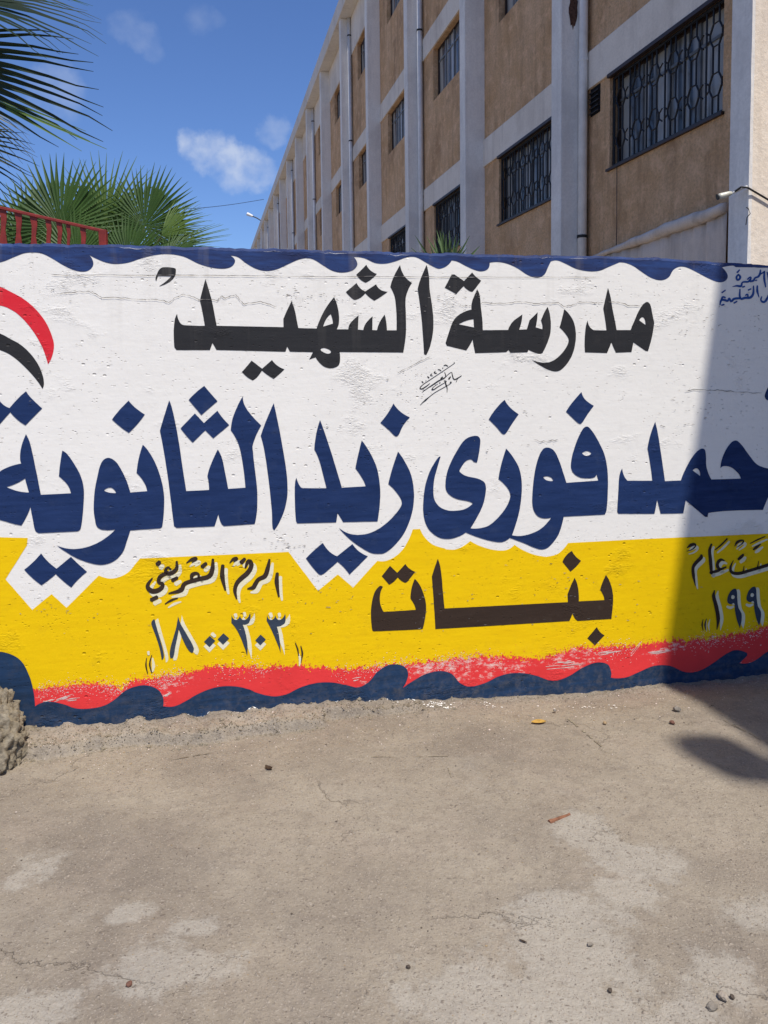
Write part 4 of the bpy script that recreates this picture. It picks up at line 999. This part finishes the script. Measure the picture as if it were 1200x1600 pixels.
# floodlight on the corner column and its cable
def flood():
    p = FA(1140, 302, PD+.09); fl = empty('floodlight', FO+FU*p[0]+FN*p[1]+Vector((0, 0, p[2])), RZ); tag(fl, 'small tube shaped floodlight clamped to the corner column of the building', 'floodlight')
    mb = MB(); mb.tube([(-.01, -.01, .0), (-.01, .01, -.005), (.0, .04, -.015), (.006, .08, -.025), (.008, .10, -.03)], [.014, .020, .024, .025, .021], 12); mb.build('lamp_body', M['lamp'], fl, None, True)
    mb = MB(); mb.tube([(.008, .098, -.03), (.010, .108, -.033)], [.022, .025], 12); mb.build('lamp_rim', M['clamp'], fl)
    mb = MB(); mb.tube([(-.02, -.02, .0), (-.07, -.05, .02), (-.13, -.065, .03)], .010, 6); mb.build('bracket', M['pipe'], fl)
    cb = empty('power_cable', FO+FU*T0+FN*PD, RZ); 
    e0 = hit(1168, 293, FO+FU*(T0-.02), FU); e1 = hit(1202, 313, FO+FU*(T0-.02), FU)
    def loc(q): d = q-(FO+FU*T0+FN*PD); return Vector((d.dot(FU), d.dot(FN), d.z))
    a, b = loc(e0), loc(e1); d = b-a
    mb = MB(); mb.tube([a+Vector((.10, .04, -.01)), a+Vector((.03, .035, .01)), a, a+d*.5, b, b+d*2+Vector((0, 0, -.02)), b+d*5], .008, 6); mb.build('cable', M['cable'], cb)
    g0 = loc(hit(1166, 330, FO+FU*(T0-.02), FU))
    mb = MB(); mb.tube([g0+Vector((0, 0, .03)), g0+Vector((0, -.02, .02)), g0+Vector((-.01, -.03, -.02)), g0+Vector((-.005, -.005, -.05)), g0+Vector((0, .0, -.11))], .004, 5); mb.build('loose_wire', M['cable'], cb)
    tag(cb, 'black power cable running round the sunlit corner of the building', 'cable')
flood()
# street lamp arm seen over the far roof
def street():
    p = atY(402, 341, 62); q = atY(386, 334, 62)
    s = empty('street_lamp', (p.x+.3, 62, 0)); tag(s, 'street lamp with a short arm far behind the end of the building', 'street lamp')
    mb = MB(); mb.tube([(0, 0, 0), (0, 0, p.z-.2)], [.09, .05], 8); mb.build('pole', M['pipe'], s)
    mb = MB(); mb.tube([(0, 0, p.z-.2), (p.x-s.location.x, 0, p.z), ((q.x+p.x)/2-s.location.x, 0, (q.z+p.z)/2)], .045, 6); mb.build('arm', M['clamp'], s)
    mb = MB(); mb.tube([((q.x*.45+p.x*.55)-s.location.x, 0, q.z*.45+p.z*.55), (q.x-s.location.x, 0, q.z)], [.09, .13], 8); mb.build('lamp_head', M['pipe'], s)
street()
def wire():
    a = atY(283, 321, 24); b = atY(412, 311.5, 30); pts = []
    a = a+(a-b)*.6
    for i in range(15):
        t = i/14; p = a.lerp(b, t); p.z -= .12*math.sin(math.pi*t); pts.append(p)
    mb = MB(); mb.tube(pts, .008, 5); o = mb.build('overhead_wire', M['cable']); tag(o, 'thin overhead wire crossing the sky from the palm to the building', 'wire')
wire()

# ------------------------------------------------------------------ added house shape, unseen on the right (casts the shade on the wall's right end)
def shade_src():
    L = -SUN
    g0 = G(1066, 1080)                                     # shadow edge on the ground at the wall
    Hh = 6.2; u0 = (g0-P0).dot(U); 
    ub = u0-(L.dot(U)/abs(L.z))*Hh
    o = empty('unseen_shade_block', wl(ub, .35, 0), A); tag(o, 'unseen plastered block with a slab, added to shade the right end of the painted wall', 'shade blocker')
    mb = MB(); mb.box(2.3, 7, -5.6, .0, -.2, Hh-.25); mb.build('shade_block_wall', M['endface'], o)
    mb = MB(); mb.box(0, 7.1, -5.7, .3, Hh-.248, Hh); mb.build('roof_slab', M['eave'], o)  # added slab, its overhanging edge draws the shade line
    # added panel, outlined to cast the rounded shadow on the ground
    gp = G(1160, 1187); Hd = 6.9; c = gp-L*(Hd/abs(L.z))
    d = empty('shadow_panel', c); tag(d, 'unseen flat grey panel added and shaped to cast the rounded ground shadow', 'antenna')
    out = smoothp(parse("@0,0,1 1050,1156 1066,1149 1100,1147 1138,1150 1165,1163 1205,1184 1290,1230c 1290,1262c 1230,1232 1195,1224 1160,1221 1122,1209 1082,1187 1056,1168"))
    rim = [G(p.x, p.y)-gp for p in out]; nk = len(rim)
    vs = [(v.x, v.y, .012) for v in rim]+[(v.x, v.y, -.012) for v in rim]
    fs = [tuple(range(nk)), tuple(range(2*nk-1, nk-1, -1))]+[(k, k+nk, (k+1) % nk+nk, (k+1) % nk) for k in range(nk)]
    mesh('panel', vs, fs, M['pipe'], d)
    mb = MB(); mb.tube([(0, 0, -.01), (.4, .02, -.12), (.72, .12, -.68)], .02, 8); mb.build('mast', M['pipe'], d)
shade_src()

# ------------------------------------------------------------------ palms
def fan(hub, axis, normal, rad, nseg=38, spread=300, split=.48, droop=.12, fold=.22, seed=0, wid=1.0, limp=.0):
    rnd = random.Random(seed); axis = axis.normalized(); normal = (normal-axis*normal.dot(axis)).normalized(); side = normal.cross(axis)
    mb = MB(); rs = [.03, .25, split, .62, .78, .90, 1.0]
    dth = R_(spread)/nseg
    for i in range(nseg):
        th = (i+.5)*dth-R_(spread)/2+rnd.uniform(-.15, .15)*dth
        L = rad*(1-.22*abs(th/(R_(spread)/2))**2)*rnd.uniform(.93, 1.05)
        d = axis*math.cos(th)+side*math.sin(th); tn = -axis*math.sin(th)+side*math.cos(th)
        bend = rnd.uniform(-.05, .05); dr = droop*rnd.uniform(.6, 1.5); bl = rnd.uniform(-.04, .04)
        row = []
        for r in rs:
            w_ = (r*math.tan(dth/2)*1.02 if r <= split else split*math.tan(dth/2)*(1-((r-split)/(1-split))**.85)*.88+.0012)*L*wid
            k = max(0, r-split)
            c = hub+d*(L*r)-normal*(L*dr*r*r)+tn*(bend*k*L)+normal*(bl*k*L)+Vector((0, 0, -1))*(limp*L*k*k*2*rnd.uniform(.7, 1.3))
            row += [c-tn*w_+normal*w_*fold*2, c, c+tn*w_+normal*w_*fold*2]
        fs = []
        for j in range(len(rs)-1):
            a = j*3; fs += [(a, a+1, a+4, a+3), (a+1, a+2, a+5, a+4)]
        mb.add(row, fs)
    return mb
def palm(name, lab, base, fronds, trunk_top, tr=.17, ylab=None):
    p = empty(name, base); tag(p, lab, 'palm tree'); b = Vector(base)
    mb = MB(); H = (trunk_top-b); n = 26; pts = []; rr = []
    for i in range(n): t = i/(n-1); pts.append(H*t); rr.append(tr*(1.25-.35*t)*(1+.06*(i % 2)))
    mb.tube(pts, rr, 14); mb.build('trunk', M['trunk'], p)
    for k, f in enumerate(fronds):
        hub = f['hub']-b
        o = fan(hub, f['axis'], f['n'], f['r'], f.get('ns', 38), f.get('sp', 280), f.get('split', .48), f.get('droop', .12), .22, k*7+3, f.get('wid', 1), f.get('limp', 0)).build('frond', M[f.get('m', 'leaf')], p)
        c = trunk_top-b; mid = (c+hub)*.5+Vector((0, 0, .12)); mb = MB(); mb.tube([c, mid, hub], [.018, .013, .009], 6); mb.build('petiole', M['petiole'], o)
        if f.get('lab'): o['label'] = f['lab']
    return p
def fr(x, y, Y, ax, ay, r, face=(0, -1, 0), **k):
    """frond hub seen at x, y at depth Y; ax, ay = its direction right and up"""
    d = dict(hub=atY(x, y, Y), axis=Vector((ax, k.pop('into', 0), ay)), n=Vector(face), r=r*Y/F); d.update(k); return d
Yb = 8.4
fl = [fr(96, 356, Yb, -.12, 1, 116, (.1, -1, .15), sp=300, ns=50, split=.58), fr(166, 352, Yb+.35, .06, 1, 114, (0, -1, .25), sp=240, ns=40, m='leaflight', split=.45),
      fr(226, 354, Yb+.1, .18, 1, 98, (-.1, -1, .1), sp=280, ns=48, split=.6), fr(252, 368, Yb-.1, .85, .55, 82, (.5, -.6, .6), sp=100, ns=26, m='leaflight', limp=.1),
      fr(240, 394, Yb-.15, 1, .37, 118, (-.1, -1, .5), sp=30, ns=14, m='leaflight', wid=1.1, split=.55), fr(48, 376, Yb+.25, -.5, .8, 100, (0, -1, .3), sp=260, ns=44, split=.55),
      fr(120, 404, Yb-.4, -.3, 1, 84, (.1, -1, .5), sp=240, ns=40, split=.6), fr(200, 408, Yb-.5, .35, .9, 84, (0, -1, .5), sp=240, ns=40, split=.6), fr(262, 402, Yb-.3, .8, .45, 72, (0, -1, .7), sp=170, ns=30, limp=.15),
      fr(140, 385, Yb+.7, 0, 1, 112, (0, -.9, .3), sp=280, ns=46, split=.6), fr(20, 398, Yb, -.6, .6, 90, (0, -1, .5), sp=240, ns=36, limp=.2), fr(300, 430, Yb, .7, .2, 60, (0, -.7, .7), sp=200, ns=30)]
base = atY(165, 560, Yb+.2); palm('fan_palm', 'low bushy fan palm with green fans spread above the wall behind the red railing', (base.x, Yb+.2, 0), fl, Vector((base.x, Yb+.2, 1.7)), .2)
Yt = 6.2
top = atY(-320, 60, Yt)
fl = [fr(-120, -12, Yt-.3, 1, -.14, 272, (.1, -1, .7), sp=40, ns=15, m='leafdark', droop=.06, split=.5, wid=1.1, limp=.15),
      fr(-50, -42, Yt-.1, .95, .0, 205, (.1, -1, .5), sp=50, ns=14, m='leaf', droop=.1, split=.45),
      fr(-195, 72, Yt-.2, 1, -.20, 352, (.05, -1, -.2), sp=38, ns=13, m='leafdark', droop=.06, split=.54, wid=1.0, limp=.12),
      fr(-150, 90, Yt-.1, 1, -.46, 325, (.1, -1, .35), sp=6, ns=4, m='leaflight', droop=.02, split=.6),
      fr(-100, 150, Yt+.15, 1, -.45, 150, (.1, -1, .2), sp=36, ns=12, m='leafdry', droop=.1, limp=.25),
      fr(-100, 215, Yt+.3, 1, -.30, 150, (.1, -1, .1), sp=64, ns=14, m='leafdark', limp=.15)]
rnd = random.Random(2)
for k in range(22):
    az = rnd.uniform(1.9, 4.6); el = rnd.uniform(-.7, 1.1); d = Vector((math.cos(az)*math.cos(el), math.sin(az)*math.cos(el), math.sin(el)))
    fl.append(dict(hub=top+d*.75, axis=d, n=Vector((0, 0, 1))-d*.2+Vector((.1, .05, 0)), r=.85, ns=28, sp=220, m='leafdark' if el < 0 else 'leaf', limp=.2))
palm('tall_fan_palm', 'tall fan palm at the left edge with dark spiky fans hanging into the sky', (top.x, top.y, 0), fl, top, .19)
# yucca behind the wall
def yucca():
    Y = 4.55; c = atY(698, 436, Y); y = empty('yucca', (c.x, Y, 0)); tag(y, 'spiky green yucca poking up behind the wall below the barred windows', 'plant')
    mb = MB(); mb.tube([(0, 0, 0), (.02, 0, c.z*.5), (0, 0, c.z)], [.06, .05, .045], 10); mb.build('trunk', M['trunk'], y)
    tips = [(648, 367), (666, 369), (677, 368), (682, 359), (687, 360), (690, 358), (693, 362), (702, 360), (697, 366), (712, 368), (718, 373), (734, 368), (750, 384), (730, 387), (642, 387), (655, 392), (706, 372), (684, 372), (760, 400), (630, 402), (672, 384), (722, 384), (700, 380), (690, 376)]
    rnd = random.Random(4)
    for i, (tx, ty) in enumerate(tips):
        t = atY(tx, ty, Y+rnd.uniform(-.12, .12)); a = Vector((rnd.uniform(-.03, .03), rnd.uniform(-.02, .02), c.z)); b = t-y.location
        d = b-a; side = d.cross(Vector((rnd.uniform(-.5, .5), -1, .2))).normalized(); nrm = side.cross(d).normalized(); w0 = .0105*rnd.uniform(.75, 1.15); vs = []; fs = []
        for j in range(7):
            s = j/6; w_ = w0*(1-s**2.2)+.0006; p = a+d*s-Vector((0, 0, 1))*(.0)*s; vs += [p-side*w_+nrm*w_*.5, p, p+side*w_+nrm*w_*.5]
        for j in range(6): k = j*3; fs += [(k, k+1, k+4, k+3), (k+1, k+2, k+5, k+4)]
        mesh('leaf', vs, fs, M['yucca'], y)
yucca()

# ------------------------------------------------------------------ red railing on a stair behind the wall
def railing():
    Y = 5.6; r = empty('red_railing', atY(165, 420, Y)*1.0); r.location.z = 0; o0 = r.location.copy()
    tag(r, 'red painted metal stair railing with flat balusters rising above the wall at the left', 'railing')
    def P(x, y, dy=0): return atY(x, y, Y+dy)-o0
    a = P(-60, 311); b = P(165, 362)
    mb = MB(); d = (b-a)
    for (dz, hz, dy) in ((0, .011, .016),):
        e = [(0, -dy, -hz), (0, dy, -hz), (0, dy, hz), (0, -dy, hz)]
        vs = [a+Vector(q) for q in e]+[b+Vector(q) for q in e]; mb.add(vs, [(0, 1, 5, 4), (1, 2, 6, 5), (2, 3, 7, 6), (3, 0, 4, 7), (0, 3, 2, 1), (4, 5, 6, 7)])
    bevel(mb.build('top_rail', M['rail'], r), .004)
    bal = [(-40, 14, 20), (-16, 16, 22), (4, 9, 11), (28, 8, 12), (52, 8, 12), (75, 8, 8), (92, 7, 9), (106, 5, 7), (129, 8, 8)]
    for (x, wt, wb) in bal:
        yt = 311+(x+60)/225*51
        wl_ = x+random.uniform(-1, 1)
        top = P(x, yt); vs = []; n = 14; H = 1.02
        wt_ = wt*Y/F/2; wb_ = wb*Y/F/2
        for j in range(n+1):
            t = j/n; z = top.z-H*t; wv = .5+.5*math.cos(t*math.pi*8); w_ = (wt_*.75+(wb_-wt_*.55)*wv*.75)
            xo = .006*math.sin(t*math.pi*8)
            vs += [(top.x-w_+xo, -.004, z), (top.x+w_+xo, -.004, z), (top.x+w_+xo, .004+.0, z), (top.x-w_+xo, .004, z)]
        fs = []
        for j in range(n):
            for k in range(4): fs.append((j*4+k, j*4+(k+1) % 4, (j+1)*4+(k+1) % 4, (j+1)*4+k))
        fs += [(0, 1, 2, 3), (n*4+3, n*4+2, n*4+1, n*4)]
        mesh('baluster', vs, fs, M['rail'], r)
    e = P(161, 362); mb = MB(); w_ = 6.5*Y/F; mb.box(e.x-w_*.9, e.x+w_*.9, -.02, .02, 0.2, e.z+.012); bevel(mb.build('end_post', M['rail'], r), .004)
    lo = MB(); a2, b2 = a-Vector((0, 0, .95)), b-Vector((0, 0, .95)); lo.tube([a2, b2], .014, 6); lo.build('bottom_rail', M['rail'], r)
    st = MB(); 
    for k in range(9): x0 = e.x+.1-.28*k; st.box(x0-.28, x0, -.1, 1.1, -.1, .42+.075*k*.9)
    s = st.build('outdoor_stair', M['mortar'], None, o0); tag(s, 'rough concrete steps behind the wall under the red railing', 'steps')
railing()

# ------------------------------------------------------------------ render settings
scene.render.resolution_x = 768; scene.render.resolution_y = 1024
